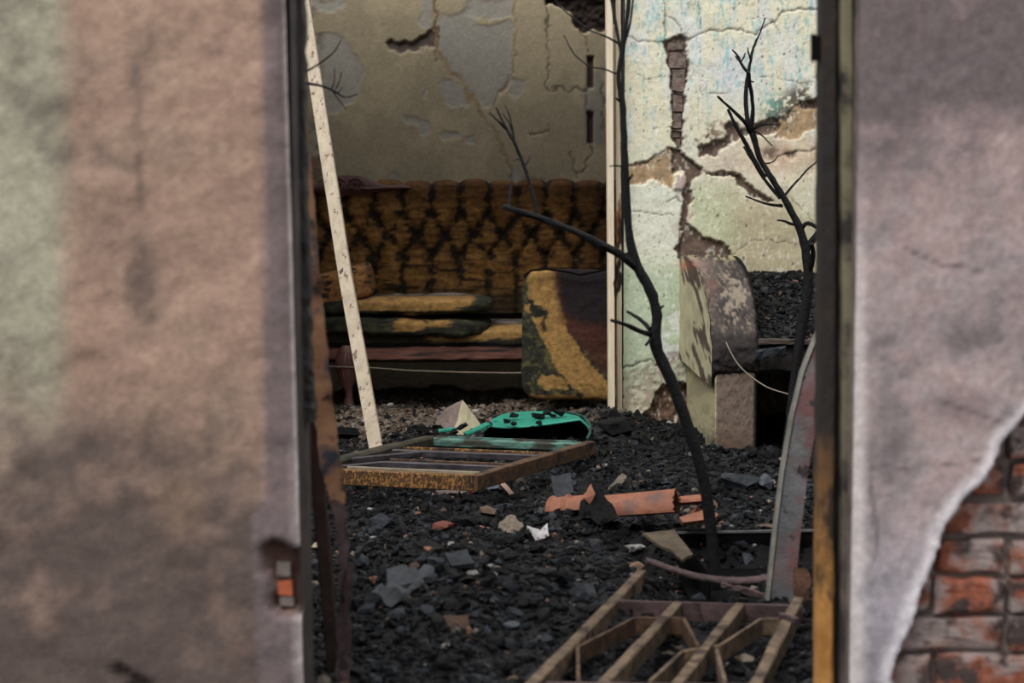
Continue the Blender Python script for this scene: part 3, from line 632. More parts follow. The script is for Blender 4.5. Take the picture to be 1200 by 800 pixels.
for ln, wd, cc in (([(511, 0), (510, 60), (530, 85), (548, 105), (562, 130)], 2.5, (150, 124, 92)), ([(562, 130), (580, 155), (596, 190), (600, 210)], .8, (150, 124, 92)), ([(511, 0), (510, 70)], .6, (90, 78, 62)), ([(604, 0), (602, 90)], 1, (150, 134, 110)), ([(641, 0), (642, 80)], .7, (80, 70, 58)), ([(642, 82), (642, 104), (690, 104)], .5, (90, 80, 66)),
                   ([(688, 104), (692, 180), (688, 195), (676, 205)], .6, (90, 80, 66)), ([(705, 95), (706, 150)], .9, (84, 74, 60)), ([(622, 160), (645, 150)], .8, (110, 92, 72)), ([(668, 178), (676, 210)], .5, (100, 88, 70)), ([(680, 30), (690, 60)], .7, (90, 76, 60)), ([(596, 90), (576, 128)], .9, (140, 116, 90))):
    d = line_d(pw, ln); k = np.exp(-(d / (wd + .6)) ** 2); c = blend(c, cc, k * .8); dep += .004 * k
for (a0, b0, a1, b1) in ((688, 66, 695, 103), (688, 131, 695, 168)):
    k = sstep(1, -.6, poly_sd(p_, [(a0, b0), (a1, b0), (a1, b1), (a0, b1)])); c = blend(c, (66, 56, 46), k); dep += .018 * k
c = c * (.88 + .24 * g3)[:, None]; co_[:, 1] += dep
tag(grid_obj('wall_back', co_, nu, nv, M_vc, c), kind='structure')
M_roomw = mat('smoked_side_wall', (110, 102, 84), (140, 130, 106), sc=3)
tag(MB().box((-1.75, 8.3, -.2), (-1.6, 9.95, 2.6)).build('wall_sofa_room_left', M_roomw), kind='structure')
tag(MB().box((1.9, 8.3, -.2), (2.05, 9.95, 2.6)).build('wall_sofa_room_right', M_roomw), kind='structure')
tag(MB().box((-1.75, 8.16, 2.6), (2.05, 9.15, 2.7)).build('ceiling', M_ceil), kind='structure')  # unseen ceiling, rear gap sized to set the sofa room brightness
tag(MB().box((-2.75, 3.4, -.3), (-2.6, 8.3, 1.7)).build('wall_unseen_front_left', M_roomw), kind='structure')  # unseen front room side walls, added and kept low for the lighting
tag(MB().box((2.6, 3.4, -.3), (2.75, 8.3, 1.7)).build('wall_unseen_front_right', M_roomw), kind='structure')

# ------------------------------------------------------------------ sofa
SO = thing('sofa', (-.2, 9.2, 0), 'burnt button tufted sofa with ochre foam and carved crest against the back wall', 'sofa')
YS = 9.40
zt, zb = P(600, 214, YS).z, P(600, 352, YS).z - .06
xs_ = np.arange(-1.25, .98, .008); zs = np.arange(0, 1.0001, .012)
pxs = 33.6; x0c = 372 + 4       # channel phase (pixel column of one upper channel: 472, 505.6 ...)
U, Vv = np.meshgrid(xs_, zs); U = U.ravel(); Vv = Vv.ravel()
pos = np.stack([U, np.full_like(U, YS), zb + (zt - zb) * Vv], 1); pp = PX(pos); x, y = pp[:, 0], pp[:, 1]
ux = (x - 472) / pxs            # integers at the upper channels
fr = lambda a: np.abs(a - np.round(a))
r1, r2, r3 = 253, 276, 300
# distance (px) to channel network
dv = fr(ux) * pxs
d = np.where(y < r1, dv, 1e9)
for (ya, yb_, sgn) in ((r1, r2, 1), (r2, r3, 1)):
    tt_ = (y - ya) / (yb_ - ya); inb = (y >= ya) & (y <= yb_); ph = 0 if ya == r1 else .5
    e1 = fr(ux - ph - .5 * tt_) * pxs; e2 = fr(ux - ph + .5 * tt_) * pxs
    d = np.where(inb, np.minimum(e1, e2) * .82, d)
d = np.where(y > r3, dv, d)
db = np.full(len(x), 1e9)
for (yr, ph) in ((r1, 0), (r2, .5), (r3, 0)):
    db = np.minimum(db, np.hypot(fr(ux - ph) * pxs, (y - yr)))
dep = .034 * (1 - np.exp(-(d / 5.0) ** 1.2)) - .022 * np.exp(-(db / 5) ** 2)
n1_ = fbm(x / 14, y / 6, 4, 91); n2_ = fbm(x / 5, y / 4, 3, 92); n3_ = fbm(x / 22, y / 2.2, 3, 93)
topr = np.clip((zt - pos[:, 2]) / .03, 0, 1)
scal = .014 * (1 - (fr(ux) * 2 - 1) ** 2) * 0 + .02 * np.clip(1 - (1 - fr(ux) * 2) ** 3, 0, 1)
pos[:, 1] = YS - dep - .012 * (n3_ - .5) + .07 * (1 - topr) ** 2 - .02
pos[:, 2] += (scal + .012 * (hsh(np.round(ux + .5), 1 + 0 * ux, 5) - .5)) * Vv ** 8
pos[:, 2] = np.minimum(pos[:, 2], 1.2)
c = np.tile(lin((128, 90, 46)), (len(x), 1)); c = blend(c, (160, 118, 64), sstep(.42, .66, n1_)); c = blend(c, (92, 56, 28), sstep(.50, .66, n3_) * .7)
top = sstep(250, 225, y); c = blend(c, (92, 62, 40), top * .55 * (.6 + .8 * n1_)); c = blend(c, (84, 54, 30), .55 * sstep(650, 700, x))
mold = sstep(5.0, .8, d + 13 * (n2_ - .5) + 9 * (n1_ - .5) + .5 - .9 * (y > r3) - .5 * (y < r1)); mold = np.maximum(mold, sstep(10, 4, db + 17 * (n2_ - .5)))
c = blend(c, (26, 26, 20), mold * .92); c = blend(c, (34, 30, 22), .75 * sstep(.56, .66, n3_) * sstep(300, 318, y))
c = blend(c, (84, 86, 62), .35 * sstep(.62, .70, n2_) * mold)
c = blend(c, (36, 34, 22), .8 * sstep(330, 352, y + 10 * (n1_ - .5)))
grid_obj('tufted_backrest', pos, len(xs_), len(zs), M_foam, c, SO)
MB().box((-1.27, YS + .055, .12), (.98, YS + .22, zt - .025)).build('back_frame', M_wood, SO)
# crest
crt = [(330, 214), (350, 212), (372, 215), (384, 210), (395, 206), (407, 205), (420, 206), (435, 211), (447, 216), (458, 217), (470, 216), (481, 219)]
crb = [(330, 224), (350, 226), (372, 226), (384, 229), (395, 231), (407, 230), (420, 228), (435, 226), (447, 224), (458, 223), (470, 222), (481, 221)]
vs = []; N = 7
for (a, b_) in zip(crt, crb):
    for k in range(N):
        t_ = k / (N - 1); v = P(a[0], a[1] + (b_[1] - a[1]) * t_, 9.33); v.y += -.02 * math.sin(t_ * math.pi); vs.append(v)
fs = [(i*N+k, i*N+k+1, (i+1)*N+k+1, (i+1)*N+k) for i in range(len(crt)-1) for k in range(N-1)]
m_ = MB().add(vs, fs); n0 = len(vs); m_.add([v + Vector((0, .08, 0)) for v in vs], [tuple(reversed(f)) for f in fs])
m_.add([vs[i*N] for i in range(len(crt))] + [vs[i*N] + Vector((0, .08, 0)) for i in range(len(crt))], [(i, i+1, len(crt)+i+1, len(crt)+i) for i in range(len(crt)-1)])
cr_o = m_.build('crest_rail', M_carve, SO, smooth=True)
def spiral(cx, cy, sgn):
    out = []
    for k in range(26):
        a = k / 25 * 3.6 * math.pi; r = 9.5 * (1 - k / 27)
        out.append(P(cx + sgn * r * math.cos(a + .6), cy - r * .85 * math.sin(a + .6), 9.295))
    return out
for (cx, sgn) in ((396, 1), (417, -1)):
    MB().tube(spiral(cx, 216.5, sgn), .008, 6).build('carved_scroll', M_carve, cr_o, smooth=True)
MB().tube([P(405, 229, 9.30), P(407, 222, 9.29), P(412, 219, 9.29), P(430, 221, 9.29), P(450, 220, 9.30), P(475, 219.5, 9.31)], [.005, .007, .006, .006, .005, .003], 6).build('carved_scroll', M_carve, cr_o, smooth=True)
# seat
def pillow(name, c0, sx, sy, sz, colfn, parent=None, rot=(0, 0, 0), amp=.02, seed=0, e=.35, res=44, origin=None):
    per = 2 * (sx + sy); ns = res * 3; t = np.linspace(0, per, ns + 1) + 0.0; ux = []; uy = []
    for k in t:
        k = k % per
        if k < sx: a_, b_ = k / sx * 2 - 1, -1
        elif k < sx + sy: a_, b_ = 1, (k - sx) / sy * 2 - 1
        elif k < 2 * sx + sy: a_, b_ = 1 - (k - sx - sy) / sx * 2, 1
        else: a_, b_ = -1, 1 - (k - 2 * sx - sy) / sy * 2
        ux.append(a_); uy.append(b_)
    ux = np.array(ux); uy = np.array(uy); cap = max(5, int(res * .3)); nzv = max(12, int(res * sz / max(sx, .3) * 2.2))
    rr_ = np.concatenate([np.linspace(0, 1, cap)[:-1], np.ones(nzv), np.linspace(1, 0, cap)[1:]]); zz_ = np.concatenate([-np.ones(cap - 1), np.linspace(-1, 1, nzv), np.ones(cap - 1)])
    q = np.stack([(rr_[:, None] * ux[None]).ravel(), (rr_[:, None] * uy[None]).ravel(), np.repeat(zz_, len(ux))], 1)
    n_ = 2 / e; ex = np.abs(q); mag = (ex ** n_).sum(1) ** (1 / n_); q = q / mag[:, None] * np.array([sx / 2, sy / 2, sz / 2])
    u = ux; v = rr_
    nn = fbm(q[:, 0] * 11 + q[:, 1] * 5, q[:, 2] * 16 + q[:, 1] * 7, 4, seed) - .5
    q = q * (1 + 0 * nn[:, None]); nrm = q / (np.linalg.norm(q / np.array([sx, sy, sz]), axis=1)[:, None] + 1e-6) / np.array([sx, sy, sz])
    q = q + nrm / (np.linalg.norm(nrm, axis=1)[:, None] + 1e-9) * (nn * amp * 2)[:, None]
    R = np.array(Euler(rot).to_matrix()); q = q @ R.T + np.array(c0)
    o = grid_obj(name, q, len(u), len(v), M_foam, colfn(q), parent)
    if parent is None and origin is None: pass
    return o
def seat_col(q):
    p = PX(q); x, y = p[:, 0], p[:, 1]; n2_ = fbm(x / 6, y / 4, 4, 101); n3_ = fbm(x / 16, y / 2.5, 3, 102)
    c = np.tile(lin((40, 42, 30)), (len(x), 1)); c = blend(c, (66, 66, 40), sstep(.5, .65, n2_) * .8); c = blend(c, (20, 20, 18), sstep(.48, .6, n3_) * .8)
    pw = p + np.stack([n2_ - .5, n3_ - .5], 1) * 8
    for pl in ([(418, 353), (440, 349), (465, 347), (500, 347), (550, 345), (557, 350), (552, 358), (530, 363), (470, 365), (430, 363), (418, 361)],
               [(460, 380), (466, 371), (480, 368), (498, 370), (505, 377), (520, 372), (530, 375), (528, 381), (500, 385), (480, 388), (464, 386)]):
        k = sstep(1.2, -1.2, poly_sd(pw, pl)); c = c + (lin((142, 108, 60)) * (.65 + .7 * n2_)[:, None] - c) * k[:, None]
    k = np.exp(-(line_d(pw, [(494, 366), (498, 374), (500, 384)]) / 1.5) ** 2); c = blend(c, (24, 24, 18), k)
    c = blend(c, (150, 148, 142), .8 * sstep(347, 344, y + 4 * (n2_ - .5)) * sstep(.4, .6, n2_))
    return c
cz = (P(500, 343, 9.0).z + P(500, 394, 8.78).z) / 2
SC = thing('seat_cushion', (P(470, 370, 8.98).x, 8.98, .3), 'sagging charred seat cushion with two yellow foam bands on the sofa', 'cushion')
pillow('upper_layer', P(462, 356, 8.98), .94, .50, .085, seat_col, SC, amp=.014, seed=3, e=.45)
pillow('lower_layer', P(468, 379, 8.98), .88, .50, .095, seat_col, SC, amp=.016, seed=5, e=.4, rot=(0, math.radians(1.5), 0))
def base_col(q):
    p = PX(q); x, y = p[:, 0], p[:, 1]; n2_ = fbm(x / 6, y / 3, 4, 111)
    c = np.tile(lin((40, 34, 22)), (len(x), 1)); pw = p + (n2_[:, None] - .5) * 6
    k = sstep(1.2, -1.2, poly_sd(pw, [(500, 398), (515, 392), (540, 385), (575, 380), (640, 380), (640, 394), (580, 397), (540, 400)])); c = c + (lin((142, 110, 62)) * (.65 + .7 * n2_)[:, None] - c) * k[:, None]
    c = blend(c, (150, 140, 136), .8 * sstep(380, 377, y) * sstep(.42, .6, n2_)); return c
pillow('seat_base', P(520, 390, 9.05) + Vector((0, .03, 0)), 1.55, .60, .095, base_col, SO, amp=.010, seed=9, e=.3)
b = MB(); b.beam([P(350, 411, 8.80), P(440, 412, 8.80), P(520, 412, 8.80), P(610, 411, 8.80), P(720, 410, 8.80)], .03, .075, up=(0, 0, 1), jit=.003, n=8); b.build('front_rail', M_wood, SO)
b = MB(); b.beam([P(350, 404, 8.79), P(610, 403, 8.79), P(720, 403, 8.79)], .02, .02, jit=.003, n=14); b.build('torn_fringe', M_soot, SO)
def leg(px, Yd):
    c0 = [(408, 0, 0)]; rings = [(404, .030), (412, .048), (422, .058), (432, .055), (442, .042), (452, .026), (460, .017), (466, .018), (472, .026), (477, .022)]
    m = MB(); m.tube([P(px + (408 - 408) + (2 if y > 455 else 0), y, Yd) for y, r in rings], [r for y, r in rings], 14)
    o = m.build('leg', M_carve, SO, smooth=True)
    for dx in (-7, 0, 7):
        MB().tube([P(px + dx * .6, 412, Yd - .05), P(px + dx, 425, Yd - .058), P(px + dx * .5, 445, Yd - .038)], [.004, .006, .002], 6).build('carved_flute', M_carve, o, smooth=True)
leg(407, 8.80); leg(735, 8.80)
for xx in (P(372, 0, 9.38).x, .6): MB().box((xx, 9.30, -.05), (xx + .05, 9.36, .3)).build('leg', M_charw, SO)
# left arm: bare foam block
def arm_col(q):
    p = PX(q); x, y = p[:, 0], p[:, 1]; n2_ = fbm(x / 9, y / 5, 4, 121)
    c = np.tile(lin((124, 84, 46)), (len(x), 1)); c = blend(c, (150, 106, 60), sstep(.4, .65, n2_)); c = blend(c, (30, 28, 20), sstep(.60, .68, fbm(x / 8, y / 3, 3, 122)))
    return c
pillow('armrest', P(386, 338, 8.98), .42, .48, .155, arm_col, SO, rot=(0, math.radians(-14), 0), amp=.008, seed=13, e=.22)
MB().box((-1.12, 8.78, .02), (-1.0, 9.45, .36)).build('arm_panel', M_charw, SO)
# leaning cushion on the right
def lean_col(q):
    p = PX(q); x, y = p[:, 0], p[:, 1]; n2_ = fbm(x / 8, y / 8, 4, 131); n3_ = fbm(x / 4, y / 4, 3, 132)
    pw = p + np.stack([n2_ - .5, n3_ - .5], 1) * 8
    c = np.tile(lin((46, 46, 34)), (len(x), 1)); c = blend(c, (84, 80, 44), sstep(.5, .64, n3_) * .8); c = blend(c, (18, 20, 18), sstep(.5, .62, n2_) * .8)
    for pl in ([(617, 332), (624, 318), (650, 316), (658, 360), (668, 392), (690, 425), (720, 455), (722, 470), (688, 466), (670, 452), (650, 430), (642, 410), (630, 385), (622, 371), (634, 372), (640, 364), (628, 355), (618, 348)],
               [(628, 444), (634, 438), (650, 440), (668, 450), (664, 456), (640, 456), (630, 452)], [(618, 464), (660, 462), (700, 468), (715, 475), (618, 474)], [(616, 356), (622, 356), (622, 366), (616, 366)]):
        k = sstep(1, -1, poly_sd(pw, pl)); c = c + (lin((150, 116, 66)) * (.7 + .6 * n2_)[:, None] - c) * k[:, None]
    k = sstep(4, -7, poly_sd(pw, [(644, 312), (651, 345), (656, 372), (670, 395), (700, 430), (722, 448), (900, 452), (900, 300), (700, 300)]) ); c = blend(c, (70, 34, 24), k * .9)
    k = sstep(4, -8, poly_sd(pw, [(650, 312), (655, 345), (658, 365), (676, 378), (725, 385), (900, 388), (900, 300), (700, 300)]) + 8 * (n2_ - .5)); c = blend(c, (22, 18, 22), k * .93)
    k = sstep(0, -14, poly_sd(p, [(662, 372), (700, 392), (725, 445), (900, 450), (900, 370)])); c = blend(c, (50, 26, 26), k * .6)
    k = np.exp(-(line_d(pw, [(618, 350), (632, 366), (640, 366), (636, 385)]) / 2.2) ** 2); c = blend(c, (24, 26, 20), k)
    return c
LC = thing('loose_cushion', (P(680, 468, 8.66).x, 8.66, 0), 'large square cushion, half blackened and half yellow foam, standing before the sofa right end', 'cushion')
pillow('cushion_body', P(684, 392, 8.68), .57, .17, .60, lean_col, LC, rot=(math.radians(-6), math.radians(1), 0), amp=.008, seed=17, e=.22, res=70)
MB().tube([P(614, 325, 8.60), P(622, 317, 8.59), P(640, 315, 8.59), P(662, 318, 8.59), P(680, 322, 8.59), P(710, 316, 8.59), P(738, 317, 8.60)], .005, 6).build('piping', M_soot, LC, smooth=True)
# wire
b = MB(); b.tube([P(380, 429, 8.74), P(440, 431, 8.74), P(480, 434, 8.74), P(540, 436, 8.74), P(600, 437, 8.72), P(625, 436, 8.70)], .0032, 6)
tag(b.build('wire', M_wire, origin=P(500, 434, 8.74)), 'thin pale wire stretched level below the sofa seat', 'wire')

# ------------------------------------------------------------------ leaning white strip
b = MB(); p0 = P(440, 520, 7.16); p1 = P(355, 0, 7.95); p2 = p1 + (p1 - p0) * .22; pm = P(405, 325, 7.45)
b.beam([p0 + (p0 - pm) * .03, pm, p1, p2], .054, .022, up=(0, 1, .4), jit=.0006, n=8, cham=.12)
tag(b.build('white_strip', M_creamp, origin=p0), 'long chipped white painted strip leaning left beside the metal frame', 'wood strip')

# ------------------------------------------------------------------ hearth with curved shoulder
HE = thing('masonry_hearth', (.85, 7.6, 0), 'burnt plastered masonry hearth with curved shoulder against the cracked wall', 'hearth')
prof = [(8.17, .715), (7.95, .722), (7.75, .715), (7.55, .695), (7.4, .665), (7.28, .63), (7.18, .585), (7.10, .53), (7.05, .47), (7.01, .42), (7.0, .37), (7.01, .33), (7.03, .30)]
prof2 = []
for a, b_ in zip(prof[:-1], prof[1:]):
    for k in range(8): prof2.append((a[0] + (b_[0] - a[0]) * k / 8, a[1] + (b_[1] - a[1]) * k / 8))
prof2.append(prof[-1])
nA = len(prof2); nx = 44; W0, W1 = .728, .905
co_ = []
for (yy, zz) in prof2:
    for k in range(nx):
        t_ = k / (nx - 1); edge = min(t_, 1 - t_) * (W1 - W0); rnd = .018 * max(0, 1 - edge / .018) ** 2
        x_w = W0 + (W1 - W0) * t_ + .022 * (1 - (8.17 - yy) / 1.17) * 1.6 * t_ + .022 * ((8.17 - yy) / 1.17)
        co_.append((x_w, yy + rnd * .8, zz - rnd * .6))
co_ = np.array(co_); p_ = PX(co_); x, y = p_[:, 0], p_[:, 1]
n2_ = fbm(x / 7, y / 7, 4, 141); n3_ = fbm(x / 3, y / 3, 3, 142)
co_[:, 1] += .020 * (n2_ - .5); co_[:, 2] += .012 * (n3_ - .5)
def hearth_top_col(co):
    p = PX(co); x, y = p[:, 0], p[:, 1]; n1_ = fbm(x / 16, y / 16, 4, 140); n2_ = fbm(x / 7, y / 7, 4, 141); n3_ = fbm(x / 3, y / 3, 3, 142)
    c = np.tile(lin((66, 60, 58)), (len(x), 1)); c = blend(c, (46, 42, 42), sstep(.45, .6, n1_)); c = blend(c, (112, 96, 84), .6 * sstep(.54, .62, n3_))
    c = blend(c, (140, 128, 112), .75 * sstep(.50, .62, .5 * n3_ + .5 * n2_ + .25 * np.exp(-(((x - 862) / 16) ** 2 + ((y - 350) / 22) ** 2)) - .10) * (1 - sstep(392, 405, y)))
    c = blend(c, (106, 84, 74), .7 * np.exp(-(((x - 832) / 10) ** 2 + ((y - 335) / 14) ** 2)))
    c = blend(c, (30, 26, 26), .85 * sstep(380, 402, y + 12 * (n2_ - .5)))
    c = blend(c, (160, 148, 110), .8 * sstep(.5, .6, n3_) * (1 - sstep(300, 309, y))); c = blend(c, (150, 124, 112), .7 * np.exp(-(((x - 816) / 14) ** 2 + ((y - 309) / 7) ** 2)))
    c = blend(c, (190, 92, 62), .9 * np.exp(-((((x - 808) / 6) ** 2 + ((y - 311.5) / 4) ** 2)) ** 1.5)); return c
grid_obj('curved_shoulder', co_, nx, nA, M_vc, hearth_top_col(co_), HE)
# side faces of the shoulder (left painted, right dark)
def side(xa_fn, name, colfn):
    co = []; m = 40
    for i, (yy, zz) in enumerate(prof2):
        for k in range(m):
            t_ = k / (m - 1); z = zz - .004 + (.27 - zz) * t_; y2 = yy + (.06 if False else 0)
            co.append((xa_fn(yy, z), max(yy, 7.02), z))
    co = np.array(co); return grid_obj(name, co, m, nA, M_vc, colfn(co), HE)
def sidecol(co):
    p = PX(co); x, y = p[:, 0], p[:, 1]; n2_ = fbm(x / 5, y / 14, 4, 151); n3_ = fbm(x / 3, y / 5, 3, 152)
    c = np.tile(lin((84, 68, 58)), (len(x), 1)) * (.7 + .6 * n3_)[:, None]
    c = blend(c, (190, 184, 150), .92 * sstep(.47, .52, fbm((x - y * .28) / 5, y / 30, 4, 156) - .145 + .14 * sstep(315, 380, y) - .0035 * (x - 835 + (445 - y) * .1)))
    c = blend(c, (180, 96, 68), .7 * np.exp(-(((x - 800) / 8) ** 2 + ((y - 311) / 5) ** 2))); return c
def xl(yy, z): return W0 + .022 * ((8.17 - yy) / 1.17) + .006 * mnoise.noise(Vector((yy * 14, z * 14, 1))) 
side(xl, 'shoulder_side', sidecol)
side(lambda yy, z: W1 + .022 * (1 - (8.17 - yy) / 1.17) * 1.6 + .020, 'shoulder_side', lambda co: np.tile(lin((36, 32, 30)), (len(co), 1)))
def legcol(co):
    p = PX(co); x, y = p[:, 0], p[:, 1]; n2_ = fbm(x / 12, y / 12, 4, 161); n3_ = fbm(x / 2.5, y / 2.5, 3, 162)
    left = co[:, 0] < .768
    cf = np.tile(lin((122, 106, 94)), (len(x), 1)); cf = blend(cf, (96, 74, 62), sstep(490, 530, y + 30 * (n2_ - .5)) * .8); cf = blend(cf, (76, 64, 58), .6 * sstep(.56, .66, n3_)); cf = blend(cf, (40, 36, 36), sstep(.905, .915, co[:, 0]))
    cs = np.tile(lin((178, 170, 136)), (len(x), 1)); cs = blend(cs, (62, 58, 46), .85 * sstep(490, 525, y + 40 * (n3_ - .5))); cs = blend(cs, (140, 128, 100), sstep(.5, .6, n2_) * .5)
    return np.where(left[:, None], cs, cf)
def facegrid(fn, nu_, nv_, name, colfn, par, m=M_vc):
    u, v = np.meshgrid(np.linspace(0, 1, nu_), np.linspace(0, 1, nv_)); co = fn(u.ravel(), v.ravel()); return grid_obj(name, co, nu_, nv_, m, colfn(co), par)
def pillar_front(u, v):
    xx = .764 + .158 * u; zz = -.15 + .47 * v; return np.stack([xx, 7.02 + .006 * (fbm(xx * 40, zz * 40, 3, 4) - .5) + .012 * (np.abs(2 * u - 1) ** 14), zz], 1)
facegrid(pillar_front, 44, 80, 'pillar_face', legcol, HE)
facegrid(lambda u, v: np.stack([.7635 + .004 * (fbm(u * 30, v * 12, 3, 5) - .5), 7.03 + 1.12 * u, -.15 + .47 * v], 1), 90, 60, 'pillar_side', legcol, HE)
MB().box((.768, 7.06, -.15), (.92, 8.15, .31)).build('pillar_core', M_core, HE)
MB().box((1.50, 7.05, -.15), (1.66, 8.15, .31)).build('pillar_core', M_core, HE)
# charred bench slab
b = MB(); b.beam([(.93, 7.10, .372), (1.2, 7.09, .370), (1.68, 7.10, .372)], .16, .115, up=(0, 0, 1), jit=.004, n=10); b.build('front_beam', M_charw, HE)
b = MB(); b.beam([(.925, 7.04, .437), (1.15, 7.035, .436), (1.68, 7.04, .436)], .09, .018, jit=.0025, n=10); b.build('ledge_board', mat('scorched_board', (46, 40, 38), (84, 72, 64), sc=12, bump=.8, stretch=(.5, 2, 2)), HE)
b = MB(); b.beam([P(886, 415, 6.97), P(903, 413, 6.96), P(920, 411, 6.97)], .03, .034, jit=.004, n=3); b.build('broken_board', M_charb, HE)
MB().box((.90, 7.17, .33), (1.68, 8.15, .42)).build('slab', M_charw, HE)
u, v = np.meshgrid(np.linspace(0, 1, 90), np.linspace(0, 1, 110)); u = u.ravel(); v = v.ravel()
hx = .92 + .75 * u; hy = 7.06 + 1.10 * v
hz = .445 + .17 * sstep(0, .85, v) + .05 * (fbm(hx * 9, hy * 5, 4, 7) - .5) + .02 * np.sin(v * 9)
grid_obj('char_heap', np.stack([hx, hy, hz], 1), 90, 110, M_soil, None, HE, smooth=False)
n = 4200; hu = rng.uniform(0, 1, n); hv = rng.uniform(0, 1, n); X_ = .92 + .75 * hu; Y_ = 7.05 + 1.1 * hv
Z_ = .445 + .17 * sstep(0, .85, hv) + .05 * (fbm(X_ * 9, Y_ * 5, 4, 7) - .5) + .02 * np.sin(hv * 9)
sz = np.clip(rng.lognormal(math.log(.015), .5, n), .006, .05)
o = scatter('char_crumbs', n, (X_, Y_, Z_), sz, rng.uniform(.3, .8, n), [M_char, M_charb, M_brown, M_terra], [.84, .13, .025, .005])
o.parent = HE; o.matrix_parent_inverse = Matrix.Translation(-Vector(HE.location))

# ------------------------------------------------------------------ saplings
def smooth_path(pts, n=5):
    q = [Vector((a[0], a[1], a[2])) for a in pts]; out = []
    for i in range(len(q) - 1):
        p0 = q[max(i - 1, 0)]; p1 = q[i]; p2 = q[i + 1]; p3 = q[min(i + 2, len(q) - 1)]
        for k in range(n):
            t = k / n
            out.append(.5 * ((2 * p1) + (-p0 + p2) * t + (2 * p0 - 5 * p1 + 4 * p2 - p3) * t * t + (-p0 + 3 * p1 - 3 * p2 + p3) * t ** 3))
    out.append(q[-1]); return out
def sapling(root, base_Y, trunk, branches, mt=M_bark):
    def one(name, pts, seg, kn, dy=0):
        sp_ = smooth_path(pts, 4); w = []; r = []
        for i, q in enumerate(sp_):
            yy = base_Y + dy * i / len(sp_); w.append(P(q.x + random.uniform(-.35, .35), q.y, yy)); r.append(max(.0012, q.z / F * base_Y * (1 + random.uniform(-kn, kn))))
        m = MB(); m.tube(w, r, seg, jit=.06)
        return m.build(name, mt, root, smooth=True)
    one('trunk', trunk, 10, .08)
    for b_ in branches:
        big = max(q[2] for q in b_) > 2.6
        one('branch' if big else 'twig', b_, 7 if big else 5, .10, dy=random.uniform(-.12, .12))
t1 = thing('charred_sapling', G(838, 668, 0), 'black leafless burnt sapling curving up in front of the white door frame', 'tree')
Y1 = 5.02
sapling(t1, Y1, [(841, 690, 8), (837, 660, 7.5), (832, 610, 7), (823, 555, 7), (806, 500, 7.2), (786, 445, 7), (768, 403, 7.5), (770, 370, 6.5), (762, 340, 6.2), (747, 313, 6.2), (738, 280, 5), (733, 220, 5), (731, 160, 4.3), (729, 120, 4), (725, 92, 3.2), (729, 60, 3), (736, 10, 2.4), (741, -60, 1.6)],
    [[(748, 315, 5.6), (730, 300, 4.8), (712, 290, 4.5), (680, 274, 4), (650, 262, 4), (622, 252, 3.6), (589, 242, 3.2)],
     [(629, 254, 3), (625, 230, 2.2), (616, 200, 2), (604, 170, 2), (594, 152, 1.8), (588, 140, 1.4), (581, 126, 1.2)],
     [(594, 152, 1.6), (584, 142, 1.2), (573, 132, .8)], [(603, 168, 1.5), (600, 148, 1.1), (597, 135, 1), (592, 124, .6)], [(602, 160, 1.1), (597, 145, .9), (589, 133, .6)],
     [(616, 193, 1.2), (620, 186, .9), (621, 182, .6)], [(611, 188, 1), (606, 186, .8), (601, 189, .6)], [(596, 243, 1.8), (598, 225, 1.4), (600, 210, 1.2)],
     [(728, 62, 2.4), (722, 30, 2.1), (717, 0, 1.9), (712, -50, 1.3)], [(727, 52, 1.6), (708, 42, 1.2), (690, 35, 1.1), (668, 18, 1), (652, 2, .9), (640, -20, .8)],
     [(726, 88, 1.4), (708, 81, 1.1), (690, 77, 1), (672, 62, .9), (661, 41, .6)], [(730, 56, 1.8), (738, 30, 1.4), (742, 0, 1.3), (746, -40, 1)],
     [(764, 392, 4.2), (750, 388, 3), (735, 381, 2.6), (716, 375, 1.8)], [(762, 386, 3), (750, 374, 2.4), (735, 365, 1.8)], [(764, 396, 2.6), (757, 404, 1.6)],
     [(738, 296, 2.2), (728, 298, 1.4), (718, 290, .9)], [(736, 212, 1.8), (741, 204, 1)], [(733, 196, 1.5), (722, 194, 1), (714, 195, .7)], [(772, 362, 2), (778, 358, 1.2)], [(735, 270, 1.6), (740, 264, 1)], [(726, 118, 2), (722, 115, 1.2)]])
t2 = thing('charred_sapling', G(918, 566, 0), 'burnt leafless sapling before the hearth with many thin upright branches', 'tree')
Y2 = 6.45
